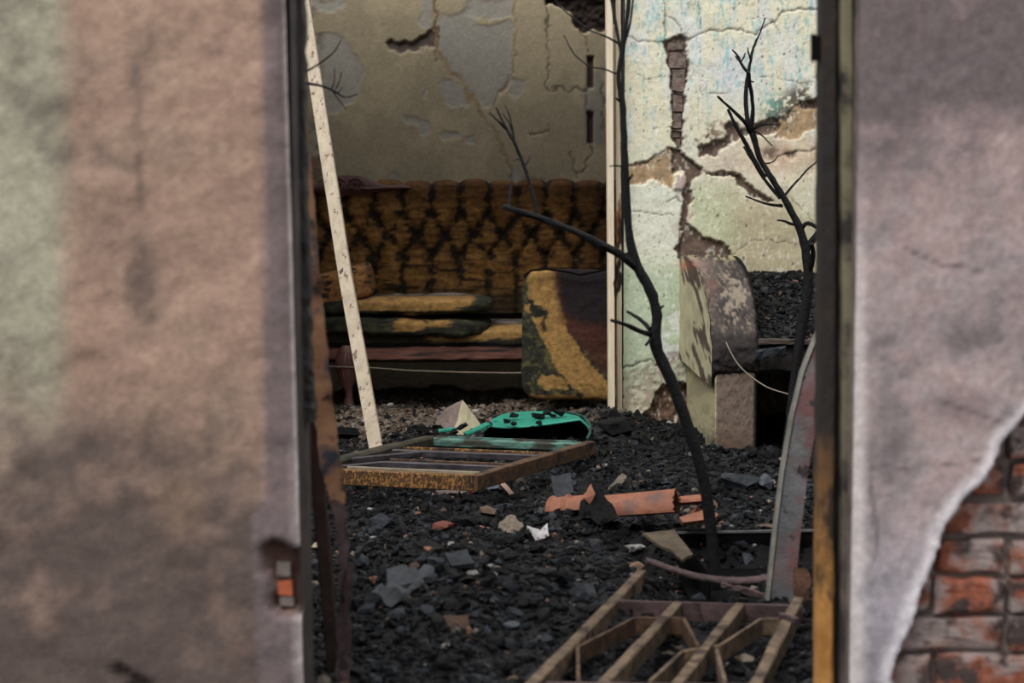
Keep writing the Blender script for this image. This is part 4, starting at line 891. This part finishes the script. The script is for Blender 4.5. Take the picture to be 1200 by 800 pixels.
sapling(t2, Y2, [(916, 580, 10), (922, 530, 7), (928, 480, 6.4), (933, 430, 6), (940, 380, 6.2), (947, 335, 6.5), (945, 300, 5.6), (937, 268, 4.6), (922, 238, 4), (905, 210, 3.6), (890, 185, 3.2), (880, 153, 2.8)],
    [[(880, 155, 3), (882, 125, 2.4), (879, 100, 2.2), (877, 84, 2)], [(879, 155, 3), (875, 135, 2.6), (874, 107, 2.6), (877, 84, 2)], [(877, 84, 2.2), (880, 70, 1.6), (883, 56, 1.5), (890, 40, 1.1), (897, 21, .7)],
     [(877, 86, 2), (868, 74, 1.7), (865, 66, 1.4), (858, 58, .8)], [(868, 74, 1.2), (872, 66, 1), (873, 62, .6)], [(865, 70, 1.2), (862, 66, 1)], [(880, 72, 1.3), (877, 62, 1), (876, 56, .8)], [(883, 96, 1), (878, 95, 1), (874, 97, .7)],
     [(896, 208, 3.2), (885, 190, 2.8), (875, 170, 2.6), (865, 153, 2.2), (853, 128, 1.6)], [(879, 155, 2.6), (872, 142, 2.2), (855, 126, 1.8), (841, 113, 1.4)], [(914, 232, 2.4), (896, 210, 2.2), (880, 185, 1.8), (872, 172, 1.8)],
     [(880, 153, 1.8), (893, 146, 1.4), (912, 146, .9)], [(881, 152, 1.2), (892, 158, 1), (905, 171, .7)], [(884, 154, 1.5), (888, 170, 1.2), (894, 190, 1.1), (902, 210, 1)], [(893, 192, 1), (905, 190, .9), (912, 182, .6)],
     [(917, 233, 1.9), (925, 222, 1.5), (937, 209, 1.3), (948, 197, 1.1), (962, 186, .8)], [(916, 241, 2.2), (905, 240, 1.8), (893, 237, 1.4), (874, 230, 1.0)], [(935, 264, 1.9), (926, 262, 1.8), (919, 259, 1.5), (911, 258, .9)],
     [(937, 270, 3.2), (944, 262, 2.6), (952, 263, 2.4), (962, 270, 2)], [(943, 294, 5), (952, 282, 4.6), (965, 266, 4)], [(948, 318, 4), (953, 300, 3), (951, 285, 2.6)]])
b = MB(); q = smooth_path([(851, 401, 1), (856, 412, 1), (866, 428, 1), (880, 441, 1), (900, 454, 1), (925, 462, 1)], 6)
b.tube([P(v.x, v.y, 7.02 - .54 * i / (len(q) - 1)) for i, v in enumerate(q)], .0026, 6); tag(b.build('dry_stem', M_wire, origin=P(851, 401, 7.02)), 'thin pale curved stem arching in front of the hearth', 'stem')
t3 = thing('bare_twig', G(322, 700, 0), 'thin black forked twig tips poking in past the left wall edge', 'twig')
def twig(par, Yd, brs):
    for q in brs:
        s_ = smooth_path(q, 4); MB().tube([P(v.x, v.y, Yd) for v in s_], [max(.0009, v.z / F * Yd) for v in s_], 5, jit=.05).build('twig', M_bark, par, smooth=True)
twig(t3, 4.6, [[(322, 720, 5), (318, 500, 4.6), (312, 360, 4), (306, 240, 3.4), (316, 150, 2.8), (334, 100, 2.2), (350, 97, 2)], [(334, 98, 2.2), (345, 97, 2), (362, 98, 1.8), (378, 101, 1.5), (392, 107, 1.3), (405, 114, .9), (419, 110, .6)], [(362, 82, 1.3), (378, 72, 1.1), (392, 60, .9), (400, 46, .6)], [(340, 92, 1.3), (362, 82, 1.2)], [(389, 104, 1), (392, 94, .8), (392, 79, .6)], [(393, 105, 1), (398, 95, .8), (400, 84, .6)],
                [(390, 107, 1.1), (397, 117, .8), (406, 128, .6)], [(396, 109, .9), (402, 102, .6)]])

# ------------------------------------------------------------------ metal grate frame lying on the rubble
zf = .10
A0, A1, A2, A3 = G(344, 546, zf), G(556, 558, zf), G(692, 518, zf), G(503, 511, zf)
A0 = A1 + (A3 - A2) ; 
FR = thing('metal_window_frame', (A1 + A3) / 2 - Vector((0, 0, .1)), 'rusty rectangular metal frame with inner bars lying flat across the rubble', 'window frame')
dn = Vector((0, 0, -.02))
u_ = (A1 - A0).normalized(); w_ = (A2 - A1).normalized()
MB().beam([A0 + dn, A1 + dn], .035, .05, jit=.0008, n=14, cham=.08).build('front_rail', M_rusto, FR)
MB().beam([A1 + dn + w_ * -.012, A2 + dn], .035, .05, jit=.0008, n=12, cham=.08).build('side_rail', M_rust, FR)
MB().beam([A3 + dn, A2 + dn - u_ * .01], .040, .035, jit=.001, n=12, cham=.2).build('back_rail', M_tealrail, FR)
MB().beam([A3 + dn + u_ * .03 + Vector((0, 0, .014)), A2 + dn - u_ * .05 + Vector((0, 0, .014))], .008, .018, n=10, jit=.0006).build('back_lip', M_tealrail, FR)
MB().beam([A0 + dn, A3 + dn], .05, .045, jit=.002, n=10).build('side_rail', mat('scorched_olive_wood', (34, 34, 26), (70, 62, 46), sc=12, bump=.5), FR)
W_ = A3 - A0
for f_, m_, wd in ((.28, M_dsteel, .022), (.35, M_rust, .012), (.60, M_dsteel, .026), (.68, M_rusto, .010), (.12, mat('dusty_pale_bar', (120, 110, 92), (150, 142, 122), sc=10), .012)):
    a = A0 + W_ * f_ + u_ * (.16 if f_ > .2 else .12) + dn * .6; c_ = A1 + W_ * f_ - u_ * .03 + dn * .6
    if f_ > .5: a = A0 + W_ * f_ + u_ * .05 + dn * .6
    MB().beam([a, c_], wd, .022, jit=.0005, n=8, cham=.1).build('bar', m_, FR)
for (fa, fb) in ((.28, 0), (.60, .3)):
    a = A0 + W_ * fa + u_ * .16 + dn * .6; bq = A0 + W_ * max(fa - .26, .04) + u_ * .02 + dn * .6
    MB().beam([a, bq], .02, .02, jit=.0006, n=3).build('bar', M_dsteel, FR)
MB().tube([P(434, 563, 6.12), P(434, 578, 6.12)], .006, 6).build('peg', M_rusto, FR)

# teal plastic chair shell lying on the frame
TC = thing('plastic_chair_shell', (P(632, 500, 7.25).x, 7.25, .06), 'broken teal plastic chair shell with black underside lying behind the metal frame', 'chair shell')
nu_, nv_ = 61, 25
def shell(off=0.):
    u, v = np.meshgrid(np.linspace(0, 1, nu_), np.linspace(0, 1, nv_)); u = u.ravel(); v = v.ravel()
    pxf = np.interp(u, [0, .08, .25, .5, .75, .92, 1], [566, 574, 592, 624, 656, 680, 690])
    pyf = np.interp(u, [0, .08, .25, .5, .75, .92, 1], [506, 499, 500.5, 499, 494.5, 491, 500])
    pyb = np.interp(u, [0, .08, .2, .35, .5, .65, .8, .92, 1], [503, 492, 485.5, 482.5, 481.8, 482.2, 484.5, 488, 497])
    out = []
    for a, b1, b2, vv, uu in zip(pxf, pyf, pyb, v, u):
        s_ = 1 - abs(2 * uu - 1) ** 3
        Yd = 7.16 + (.10 + .22 * s_) * vv; py = b1 + (b2 - b1) * math.sin(vv * math.pi / 2)
        q = P(a + (4 * (1 - 2 * uu)) * vv, py, Yd)
        rib = .004 * math.exp(-((vv - .45) / .05) ** 2) + .004 * math.exp(-((vv - .8) / .05) ** 2) + .004 * math.exp(-((uu - .5 - .15 * vv) / .02) ** 2)
        out.append((q.x, q.y, q.z + rib - off))
    return np.array(out)
s1 = shell(); grid_obj('shell_top', s1, nu_, nv_, M_teal, None, TC)
s2 = shell(.004); s2[:, 1] += .002; grid_obj('shell_underside', s2, nu_, nv_, M_soot, None, TC)
b = MB(); fr_ = [Vector(s1[i]) for i in range(nu_)]; b.tube([v + Vector((0, 0, -.002)) for v in fr_], .0042, 6); b.build('rim', M_teal, TC, smooth=True)
b = MB(); bk = [P(655, 483, 7.46), P(672, 484, 7.42), P(684, 488, 7.36), P(691, 497, 7.25), P(691, 508, 7.16), P(688, 514, 7.12)]; b.tube(bk, [.005, .005, .005, .006, .006, .005], 8); b.build('side_rim', mat('melted_dark_teal', (24, 50, 46), (44, 84, 76), sc=14, rough=.4), TC, smooth=True)
# soot-black pan below the shell (burnt seat underside, its far wall)
m_ = MB(); vs = []; NN = 24
for i in range(NN):
    t_ = i / (NN - 1); pxx = 566 + 125 * t_; vs.append(P(pxx, 515, 7.40)); j = int(t_ * (nu_ - 1)); q = Vector(s2[j + 12 * nu_]); q.z -= .004; vs.append(q)
fs = [(2*i, 2*i+1, 2*i+3, 2*i+2) for i in range(NN-1)]; m_.add(vs, fs); m_.add([v + Vector((0, .004, 0)) for v in vs], fs); m_.build('inner_panel', M_soot, TC)
b = MB(); b.beam([P(545, 508.5, 7.10), P(556, 504, 7.11), P(572, 496.5, 7.14)], .045, .008, n=3, jit=.001); b.build('arm_strap', M_teal, TC)
b = MB(); b.beam([P(514, 504, 7.2), P(534, 503, 7.2)], .05, .008, n=3, jit=.002); b.build('broken_tab', M_teal, TC)
ck = [(602, 488, 7), (594, 494, 6), (630, 488, 10), (640, 484, 7), (655, 484, 9), (602, 497, 5), (632, 496, 5), (573, 498, 5), (648, 487, 6), (540, 500, 10), (531, 507, 7)]
for i, (a, b_, s_) in enumerate(ck):
    Yd = 7.25 if b_ < 492 else 7.15; r = s_ / F * Yd
    o = hull(stone_pts(P(a, b_ - 1, Yd), r * 2, r * 1.5, r * 1.3, 10, 50 + i), 'charcoal_crumb', M_char, origin=P(a, b_, Yd))
    tag(o, 'small black charcoal crumb lying on the teal plastic shell', 'charcoal', 'charcoal crumbs on the teal shell')

# concrete corner chunk
pts = [P(542, 468, 7.75), P(524, 477, 7.82), P(512, 490, 7.85), P(508, 503, 7.8), P(530, 510, 7.58), P(540, 511, 7.6), P(568, 503, 7.72), P(548, 492, 8.0), P(515, 505, 8.0)]
nrmc = []
o = hull(pts, 'concrete_chunk', [M_conc, M_concp], origin=P(540, 505, 7.75), sub=4, amp=.004, fm=lambda f: 1 if (f.normal.x > .25 and f.normal.y < -.1) else 0)
tag(o, 'pyramid shaped chunk of concrete with one cream painted side before the cushion', 'concrete chunk')

# ------------------------------------------------------------------ roof tile
def barrel(name, a, b_, r0, r1, rings, m, parent, arc=(5, 175), th=.010, n=26, seg=22, ragged=0):
    a = Vector(a); b_ = Vector(b_); d = (b_ - a).normalized(); side_ = d.cross(Vector((0, 0, 1))).normalized(); up_ = side_.cross(d)
    vs = []; fs = []
    for lay in (0, 1):
        for i in range(n):
            t_ = i / (n - 1); rr = r0 + (r1 - r0) * t_ - lay * th
            for (rt, rh) in rings: rr += rh * math.exp(-((t_ - rt) / .04) ** 2) * (1 - lay)
            for k in range(seg):
                an = math.radians(arc[0] + (arc[1] - arc[0]) * k / (seg - 1)); e = 0
                if ragged and i in (0, n - 1): e = random.uniform(-ragged, ragged)
                vs.append(a.lerp(b_, t_) + d * e + side_ * math.cos(an) * rr + up_ * math.sin(an) * rr * .9)
    L_ = n * seg
    for i in range(n - 1):
        for k in range(seg - 1):
            q = i * seg + k; fs.append((q, q + 1, q + 1 + seg, q + seg)); fs.append((L_ + q, L_ + q + seg, L_ + q + seg + 1, L_ + q + 1))
        fs.append((i*seg, (i+1)*seg, L_+(i+1)*seg, L_+i*seg)); fs.append((i*seg+seg-1, L_+i*seg+seg-1, L_+(i+1)*seg+seg-1, (i+1)*seg+seg-1))
    for k in range(seg - 1):
        fs.append((k, L_ + k, L_ + k + 1, k + 1)); q = (n - 1) * seg; fs.append((q + k, q + k + 1, L_ + q + k + 1, L_ + q + k))
    return MB().add(vs, fs).build(name, m, parent, smooth=True)
YT = 5.62
RT = thing('roof_tile', G(715, 600, 0), 'long curved terracotta roof tile with ribbed end lying among black rubble', 'roof tile')
barrel('ribbed_end', P(646, 603, YT + .10), P(697, 600, YT + .05), .058, .062, [(.06, .007), (.42, .008), (.86, .009)], M_tile, RT, arc=(20, 185), n=70)
barrel('tile_body', P(690, 604, YT + .04), P(793, 597, YT - .02), .063, .070, [], M_tile, RT, arc=(5, 200), seg=30, ragged=.004)
o = barrel('roof_tile', P(797, 596, 5.66), P(826, 594, 5.66), .042, .045, [], M_tile, None, arc=(40, 170), ragged=.008); tag(o, 'curved terracotta tile fragment touching the right end of the long tile', 'roof tile')
hs = [([P(796, 606, 5.45), P(830, 596, 5.5), P(842, 602, 5.5), P(838, 607, 5.45), P(812, 600, 5.6), P(800, 612, 5.42)], 'flat broken terracotta piece behind the sapling trunk foot', M_tile),
      ([P(813, 596, 5.5), P(818, 592, 5.5), P(820, 598, 5.52), P(812, 603, 5.5), P(808, 600, 5.5)], 'tiny orange terracotta splinter between tile fragments', M_terra)]
for i, (q, lab, m_) in enumerate(hs):
    o = hull(q + [v + Vector((0, .01, -.012)) for v in q], 'tile_fragment', m_, origin=q[0]); tag(o, lab, 'tile fragment')
# black crumpled flakes over the tile break
def flake(name, pts, m, lab, cat, th=.006, Yd=None, cr=.01, seed=0, group=None, sub=3):
    """crumpled plate with thickness from a pixel outline lying at depth Yd (or list)"""
    r = random.Random(seed); bm = bmesh.new(); q = []
    low_ = max(pts, key=lambda v: v[1]); dd = 0 if name in ('burnt_sheet', 'burnt_flake', 'brown_board') else GT(low_[0], low_[1] - 1).y - low_[2]
    for (a, b_, d_) in pts: q.append(P(a, b_, d_ + dd))
    vs = [bm.verts.new(v) for v in q]; f = bm.faces.new(vs)
    bmesh.ops.triangulate(bm, faces=[f]); bmesh.ops.subdivide_edges(bm, edges=bm.edges, cuts=sub, use_grid_fill=True); bmesh.ops.triangulate(bm, faces=bm.faces)
    for v in bm.verts:
        s = 28; v.co.z += cr * mnoise.noise(v.co * s + Vector((seed, 0, 0))); v.co.y += cr * mnoise.noise(v.co * s + Vector((0, seed, 5)))
    bm.normal_update(); r_ = bmesh.ops.solidify(bm, geom=bm.faces[:], thickness=th)
    org = q[0]
    for v in bm.verts: v.co -= org
    me = bpy.data.meshes.new(name); bm.to_mesh(me); bm.free(); me.materials.append(m)
    o = bpy.data.objects.new(name, me); C.objects.link(o); o.location = org; tag(o, lab, cat, group); return o
flake('burnt_sheet', [(678, 606, 5.40), (682, 590, 5.42), (690, 572, 5.46), (700, 578, 5.44), (714, 590, 5.42), (724, 606, 5.40), (700, 612, 5.36)], M_char, 'crumpled black burnt sheet draped over the gap in the terracotta tile', 'burnt sheet', cr=.025, seed=3)
flake('burnt_sheet', [(683, 584, 5.405), (692, 568, 5.45), (697, 580, 5.42), (690, 590, 5.40)], M_tile, 'small scorched orange flake sticking up at the tile break', 'burnt flake', cr=.008, seed=4)
# steep black sheets right of frame
flake('black_slate', [(645, 560, 5.95), (668, 556, 6.0), (672, 580, 5.85), (650, 588, 5.8)], M_charb, 'upright black slate flake leaning behind the tile ribs', 'slate flake', cr=.01, seed=8)
flake('black_slate', [(672, 572, 5.80), (690, 562, 5.85), (700, 570, 5.85), (686, 586, 5.75)], M_char, 'black bent flake between the slate and the tile', 'slate flake', cr=.012, seed=9)

# ------------------------------------------------------------------ named debris
def lump(name, px, py, wpx, hpx, dz, m, lab, cat, seed, group=None, n=14, sub=2, amp=.003, rz=0, z=None, dm=.8):
    g_ = GT(px, py + hpx * .42) if z is None else G(px, py + hpx / 2, z); Yd = g_.y; w_m = wpx / F * Yd; h_m = hpx / F * Yd
    c_ = P(px, py, Yd + w_m * .2)
    o = hull(stone_pts(c_, w_m, w_m * dm, h_m, n, seed, rz), name, m, origin=(c_.x, c_.y, c_.z - h_m / 2), sub=sub, amp=amp); tag(o, lab, cat, group); return o
lump('ash_lump', 736, 641, 46, 12, 0, M_ash, 'white ash lump lying right of centre below the roof tile', 'ash lump', 2, amp=.004)
lump('stone', 874, 655, 30, 24, 0, M_slate, 'smooth blue grey stone beside the foot of the leaning steel bar', 'stone', 4, amp=.002)
lump('stone', 818, 657, 26, 22, 0, mat('brown_stone', (100, 84, 78), (128, 108, 98), sc=20), 'brown rough stone at the foot of the central sapling', 'stone', 5)
lump('slab_chunk', 868, 563, 66, 26, 0, M_charb, 'large dark grey charred slab lying in front of the hearth pillar', 'charred slab', 6, n=18)
lump('slab_chunk', 896, 566, 26, 24, 0, M_slate, 'small grey chunk right of the large charred slab', 'charred slab', 16, n=14)
lump('brick_fragment', 441, 679, 24, 15, 0, M_terra, 'bright orange brick fragment lying near the torn rusty strip', 'brick fragment', 7, n=9, sub=1, rz=.6)
lump('flat_stone', 598, 732, 28, 13, 0, M_slate, 'flat pale blue grey stone in the lower middle of the rubble', 'stone', 8)
lump('white_pebble', 433, 598, 9, 10, 0, M_ash, 'round white pebble beside a crumpled black cloth left of centre', 'pebble', 9)
lump('crumpled_cloth', 446, 608, 28, 26, 0, M_charb, 'crumpled black cloth heap beside the round white pebble', 'burnt cloth', 10, amp=.01, sub=3)
lump('terracotta_shard', 519, 617, 34, 18, 0, mat('red_sooty_shard', (92, 50, 40), (120, 68, 54), sc=10, spot=((40, 34, 36), 9, .52, .08)), 'reddish sooty terracotta shard lying left of the shell shaped flakes', 'shard', 11, rz=.5)
lump('stone', 543, 611, 40, 22, 0, M_char, 'flat black charred stone behind the reddish shard', 'stone', 12)
lump('plaster_chunk', 530, 577, 50, 12, 0, M_conc, 'pinkish crumbly plaster chunk under the metal frame front rail', 'plaster chunk', 13, amp=.006)
lump('brick_fragment', 553, 575, 14, 10, 0, mat('dull_red_brick', (120, 64, 54), (140, 82, 70), sc=10), 'dull red brick bit directly below the frame corner', 'brick fragment', 14)
lump('slate_fragment', 576, 571, 26, 14, 0, M_slate, 'blue grey slate fragment right of the frame corner', 'slate fragment', 15)
lump('dust_chunk', 368, 684, 14, 10, 0, mat('tan_chunk', (140, 124, 104), (164, 148, 126), sc=10), 'tan dust chunk at the far left behind the steel post', 'plaster chunk', 17)
lump('paper_wad', 372, 640, 28, 12, 0, mat('yellowed_paper', (150, 140, 112), (178, 168, 140), sc=10), 'yellowish crumpled paper wad beside the steel post', 'paper wad', 18, amp=.006)
lump('ash_lump', 555, 672, 22, 9, 0, M_ash, 'small pale ash lump in the middle of the black rubble', 'ash lump', 19)
lump('pebble', 649, 627, 9, 7, 0, M_terra, 'small orange pebble just left of the tile ribs', 'pebble', 20, sub=1)
lump('pebble', 645, 652, 10, 5, 0, M_terra, 'small orange pebble below the other orange pebble', 'pebble', 21, sub=1)
lump('pebble', 793, 695, 10, 8, 0, M_terra, 'small orange pebble just above the grille crossbar', 'pebble', 22, sub=1)
lump('brick_fragment', 745, 664, 24, 14, 0, mat('tan_brick_bits', (110, 88, 72), (138, 112, 92), sc=14), 'tan crumbly brick bits at the upper end of the grille edge bar', 'brick fragment', 23, amp=.006)
lump('plaster_chunk', 496, 497, 28, 10, 0, M_gravel, 'small grey plaster chunk left of the concrete pyramid', 'plaster chunk', 24)
lump('charred_block', 398, 508, 70, 22, 0, M_soot, 'low black burnt block lying left of the white strip foot', 'charred block', 25)
lump('charred_block', 722, 500, 60, 30, 0, M_char, 'black charcoal heap at the foot of the white door frame', 'charred block', 26, amp=.012, sub=3)
shell_m = mat('striped_ash_flake', (84, 74, 64), (132, 120, 104), sc=10, stretch=(8, 8, 1), bump=.5)
flake('ash_flake', [(584, 622, 5.45), (586, 612, 5.5), (597, 604, 5.55), (610, 610, 5.5), (614, 618, 5.45), (602, 628, 5.4)], shell_m, 'tan shell shaped ash flake standing in the rubble', 'ash flake', cr=.02, seed=11)
flake('white_flake', [(617, 620, 5.36), (628, 626, 5.4), (642, 617, 5.42), (643, 630, 5.35), (628, 637, 5.32)], mat('white_bone_ash', (150, 146, 146), (190, 186, 186), sc=30, spot=((60, 58, 60), 20, .55, .08)), 'white curled flake right of the tan shell flake', 'ash flake', cr=.016, seed=12)
flake('wood_splinter', [(584, 566, 6.0), (590, 565, 6.0), (603, 580, 5.9), (600, 584, 5.88)], mat('pink_wood', (116, 92, 82), (140, 116, 104), sc=10), 'pinkish wood splinter leaning beside the frame corner', 'splinter', cr=.003, seed=13)
flake('wood_splinter', [(712, 572, 5.9), (722, 562, 5.95), (728, 556, 6.0), (734, 560, 6.0), (727, 570, 5.92), (716, 578, 5.9)], shell_m, 'striped pale splinter sticking up behind the roof tile', 'splinter', cr=.006, seed=14)
flake('rusty_wedge', [(519, 722, 4.52), (548, 722, 4.55), (550, 738, 4.5), (545, 760, 4.4), (560, 780, 4.3), (536, 776, 4.32), (530, 750, 4.42)], M_rust, 'brown wedge shaped rusty plate in the lower left rubble', 'metal plate', cr=.006, seed=15, th=.004)
flake('charred_log', [(428, 712, 4.5), (445, 698, 4.6), (470, 684, 4.72), (495, 680, 4.78), (512, 688, 4.74), (500, 700, 4.66), (470, 712, 4.56), (455, 716, 4.5)], mat('cracked_grey_char', (30, 33, 37), (62, 67, 73), sc=9, rough=.45, bump=1.0, bsc=25), 'long grey charred log piece with crackled surface, lower left', 'charred log', cr=.03, seed=16, th=.03)
flake('brown_board', [(752, 627, 5.3), (790, 624, 5.35), (812, 652, 5.12), (800, 660, 5.08), (788, 648, 5.15), (770, 640, 5.2)], mat('brown_plank', (62, 52, 42), (96, 84, 66), sc=10, bump=.5), 'brown triangular board scrap left of the steel tray', 'board scrap', cr=.006, seed=17, th=.008)
flake('charred_sheet', [(625, 668, 4.95), (655, 676, 4.9), (690, 690, 4.8), (700, 704, 4.72), (660, 700, 4.74), (630, 690, 4.8)], M_charb, 'curved dark char sheet in the middle of the rubble', 'burnt sheet', cr=.03, seed=18, th=.01)
flake('charred_sheet', [(470, 640, 5.2), (498, 634, 5.25), (520, 642, 5.2), (500, 656, 5.12), (478, 654, 5.12)], M_char, 'black char plate below the reddish shard', 'burnt sheet', cr=.012, seed=19, th=.01)
flake('charred_sheet', [(520, 650, 5.1), (548, 648, 5.12), (556, 664, 5.02), (530, 668, 5.0)], M_charb, 'dull blue grey char plate left of centre', 'burnt sheet', cr=.010, seed=20, th=.01)
# loose charcoal lumps, one mesh kind each shared
protos = []
for i in range(6):
    me_o = hull(stone_pts((0, 0, 0), 1, .75, .5, 14, 300 + i), 'charcoal_lump', [M_char if i % 3 else M_charb], sub=2, amp=.06); protos.append(me_o)
cnt = 0
for i in range(170):
    yy = math.sqrt(random.uniform(3.8 ** 2, 7.9 ** 2)); xx = random.uniform(-.115, .165) * yy
    s_ = random.uniform(.035, .085)
    if i < 6: o = protos[i]
    else:
        o = protos[i % 6].copy(); C.objects.link(o)
    o.location = (xx, yy, T(xx, yy) + s_ * .12); o.scale = (s_, s_ * random.uniform(.7, 1), s_ * random.uniform(.5, 1)); o.rotation_euler = (random.uniform(-.4, .4), random.uniform(-.4, .4), random.uniform(0, 6.28))
    zi = 0 if yy < 4.7 else 1 if yy < 5.6 else 2 if yy < 6.6 else 3
    wh = ['in the nearest rubble around the iron grille', 'between the iron grille and the roof tile', 'between the roof tile and the hearth foot', 'beside the metal frame and cracked wall foot'][zi]
    tag(o, 'black charcoal lump lying loose ' + wh, 'charcoal', 'charcoal lumps ' + wh)

# ------------------------------------------------------------------ sunken tray, purple strip, leaning bar, grille
ST = thing('steel_tray', (P(880, 625, 5.5).x, 5.45, 0), 'dark sooty steel tray with thin bright rim behind the leaning bar', 'tray')
q0, q1 = P(792, 624, 5.5), P(985, 621, 5.5)
MB().beam([q0, q1], .008, .008, n=8, jit=.0006).build('rim', mat('sooty_rim', (84, 82, 84), (112, 110, 112), sc=12, rough=.5), ST)
MB().box((q0.x, 5.50, -.10), (q1.x, 5.505, q1.z)).build('back_panel', M_soot, ST)
MB().box((q0.x, 4.98, -.105), (q1.x, 5.505, -.10)).build('tray_floor', M_soot, ST)
MB().add([(q0.x, 5.50, q0.z), (q0.x + .05, 5.02, -.02), (q0.x + .05, 5.02, -.10), (q0.x, 5.50, -.10), (q0.x + .003, 5.50, q0.z), (q0.x + .053, 5.02, -.02), (q0.x + .053, 5.02, -.10), (q0.x + .003, 5.50, -.10)], [(0,1,2,3),(4,7,6,5),(0,4,5,1)]).build('side_panel', M_soot, ST)
for i, (a, b_, w_p, h_p, m_) in enumerate([(835, 617, 30, 4, M_brown), (900, 616, 40, 4, M_brown), (858, 616, 8, 5, M_ash), (846, 612, 7, 5, M_terra), (930, 616, 30, 4, M_brown)]):
    o = lump('rubble_bit', a, b_, w_p, h_p, 0, m_, ['brown flat crumb on the tray rim, leftmost', 'brown flat crumb on the tray rim, middle one', 'pale pebble on the tray rim', 'orange pebble behind the tray rim', 'brown flat crumb on the tray rim, beside the leaning bar'][i], 'crumb', 400 + i, sub=1, z=.03)
b = MB(); q = smooth_path([(757, 657, 1), (768, 660, 1), (790, 668, 1), (820, 676, 1), (850, 680, 1), (880, 680, 1), (902, 676, 1)], 5)
b.beam([P(v.x, v.y, 4.95) for v in q], .05, .012, n=2, jit=.0008, cham=.3); tag(b.build('curled_rusty_strip', M_rustp, origin=P(757, 657, 4.95)), 'curled purple brown rusty strip lying above the grille', 'metal strip')
b = MB(); b.beam([P(845, 685, 4.85), P(870, 690, 4.83), P(902, 700, 4.78)], .014, .012, n=5, jit=.003); tag(b.build('scorched_stick', M_rustp, origin=P(870, 690, 4.83)), 'short scorched stick under the curled rusty strip', 'stick')
LB = thing('angle_bar', P(915, 705, 4.62), 'bluish and red scorched steel angle bar leaning up to the right jamb', 'steel bar')
c_ = [(915, 706, 4.62), (918, 677, 4.63), (924, 620, 4.66), (932, 555, 4.69), (943, 490, 4.72), (956, 435, 4.76), (985, 360, 4.82)]
ribbon([(a - 14.5, a + 14.5, b_, d_) for a, b_, d_ in c_], 'wide_flange', M_steel, LB, thick=.005, curl=-.15, wob=.001)
ribbon([(a - 17.5, a - 13.5, b_, d_ - .004) for a, b_, d_ in c_], 'edge_flange', mat('grey_edge_steel', (104, 104, 98), (138, 136, 128), sc=14, rough=.6), LB, thick=.025, curl=0, wob=0)
# grille
zg = .045; GR = thing('iron_window_grille', G(780, 760, 0), 'rusty iron window grille lying on the rubble at lower right', 'grille')
def gbar(name, a, b_, w, h, m=M_rust, z=zg, z2=None, j=.0012, ex=0):
    p0 = G(a[0], a[1], z); p1 = G(b_[0], b_[1], z if z2 is None else z2); d = (p1 - p0)
    dn_ = Vector((0, 0, -h / 2)); return MB().beam([p0 - d * ex + dn_, p1 + dn_], w, h, n=8, jit=j, cham=.12).build(name, m, GR)
M_rustt = mat('tan_rusted_iron', (66, 54, 44), (122, 102, 80), sc=22, rough=.8, bump=.5, spot=((52, 36, 28), 14, .55, .08))
gbar('bar', (622, 800), (752, 668), .026, .045, M_rustt, ex=.15); gbar('bar', (705, 800), (795, 704), .024, .045, M_rustt, ex=.15)
gbar('bar', (793, 800), (867, 706), .024, .045, M_rustt, ex=.15); gbar('bar', (885, 800), (935, 700), .026, .045, M_rustt, ex=.15, j=.002)
gbar('crossbar', (727, 703), (940, 709), .010, .045, M_rustp); gbar('crossbar', (640, 799), (960, 803), .014, .045, M_rustp)
for a, b_ in (((677, 757), (743, 723)), ((743, 723), (801, 723)), ((801, 723), (818, 755)), ((844, 755), (892, 724)), ((892, 724), (930, 724)), ((677, 757), (678, 797)), ((840, 760), (850, 798)), ((762, 797), (800, 762)), ((800, 762), (844, 755))):
    gbar('scroll_bar', a, b_, .008, .04, M_rust if a[0] % 2 else M_rustt, z=zg - .006, j=.0008)
gbar('pivot', (915, 717), (934, 724), .014, .014, M_rustp, z=zg + .012)
lump('burnt_timber', 940, 690, 26, 60, 0, mat('brown_burnt_timber', (74, 50, 38), (124, 88, 66), sc=12, bump=1), 'brown burnt timber stub beside the right jamb foot', 'timber stub', 30, amp=.01, sub=3)
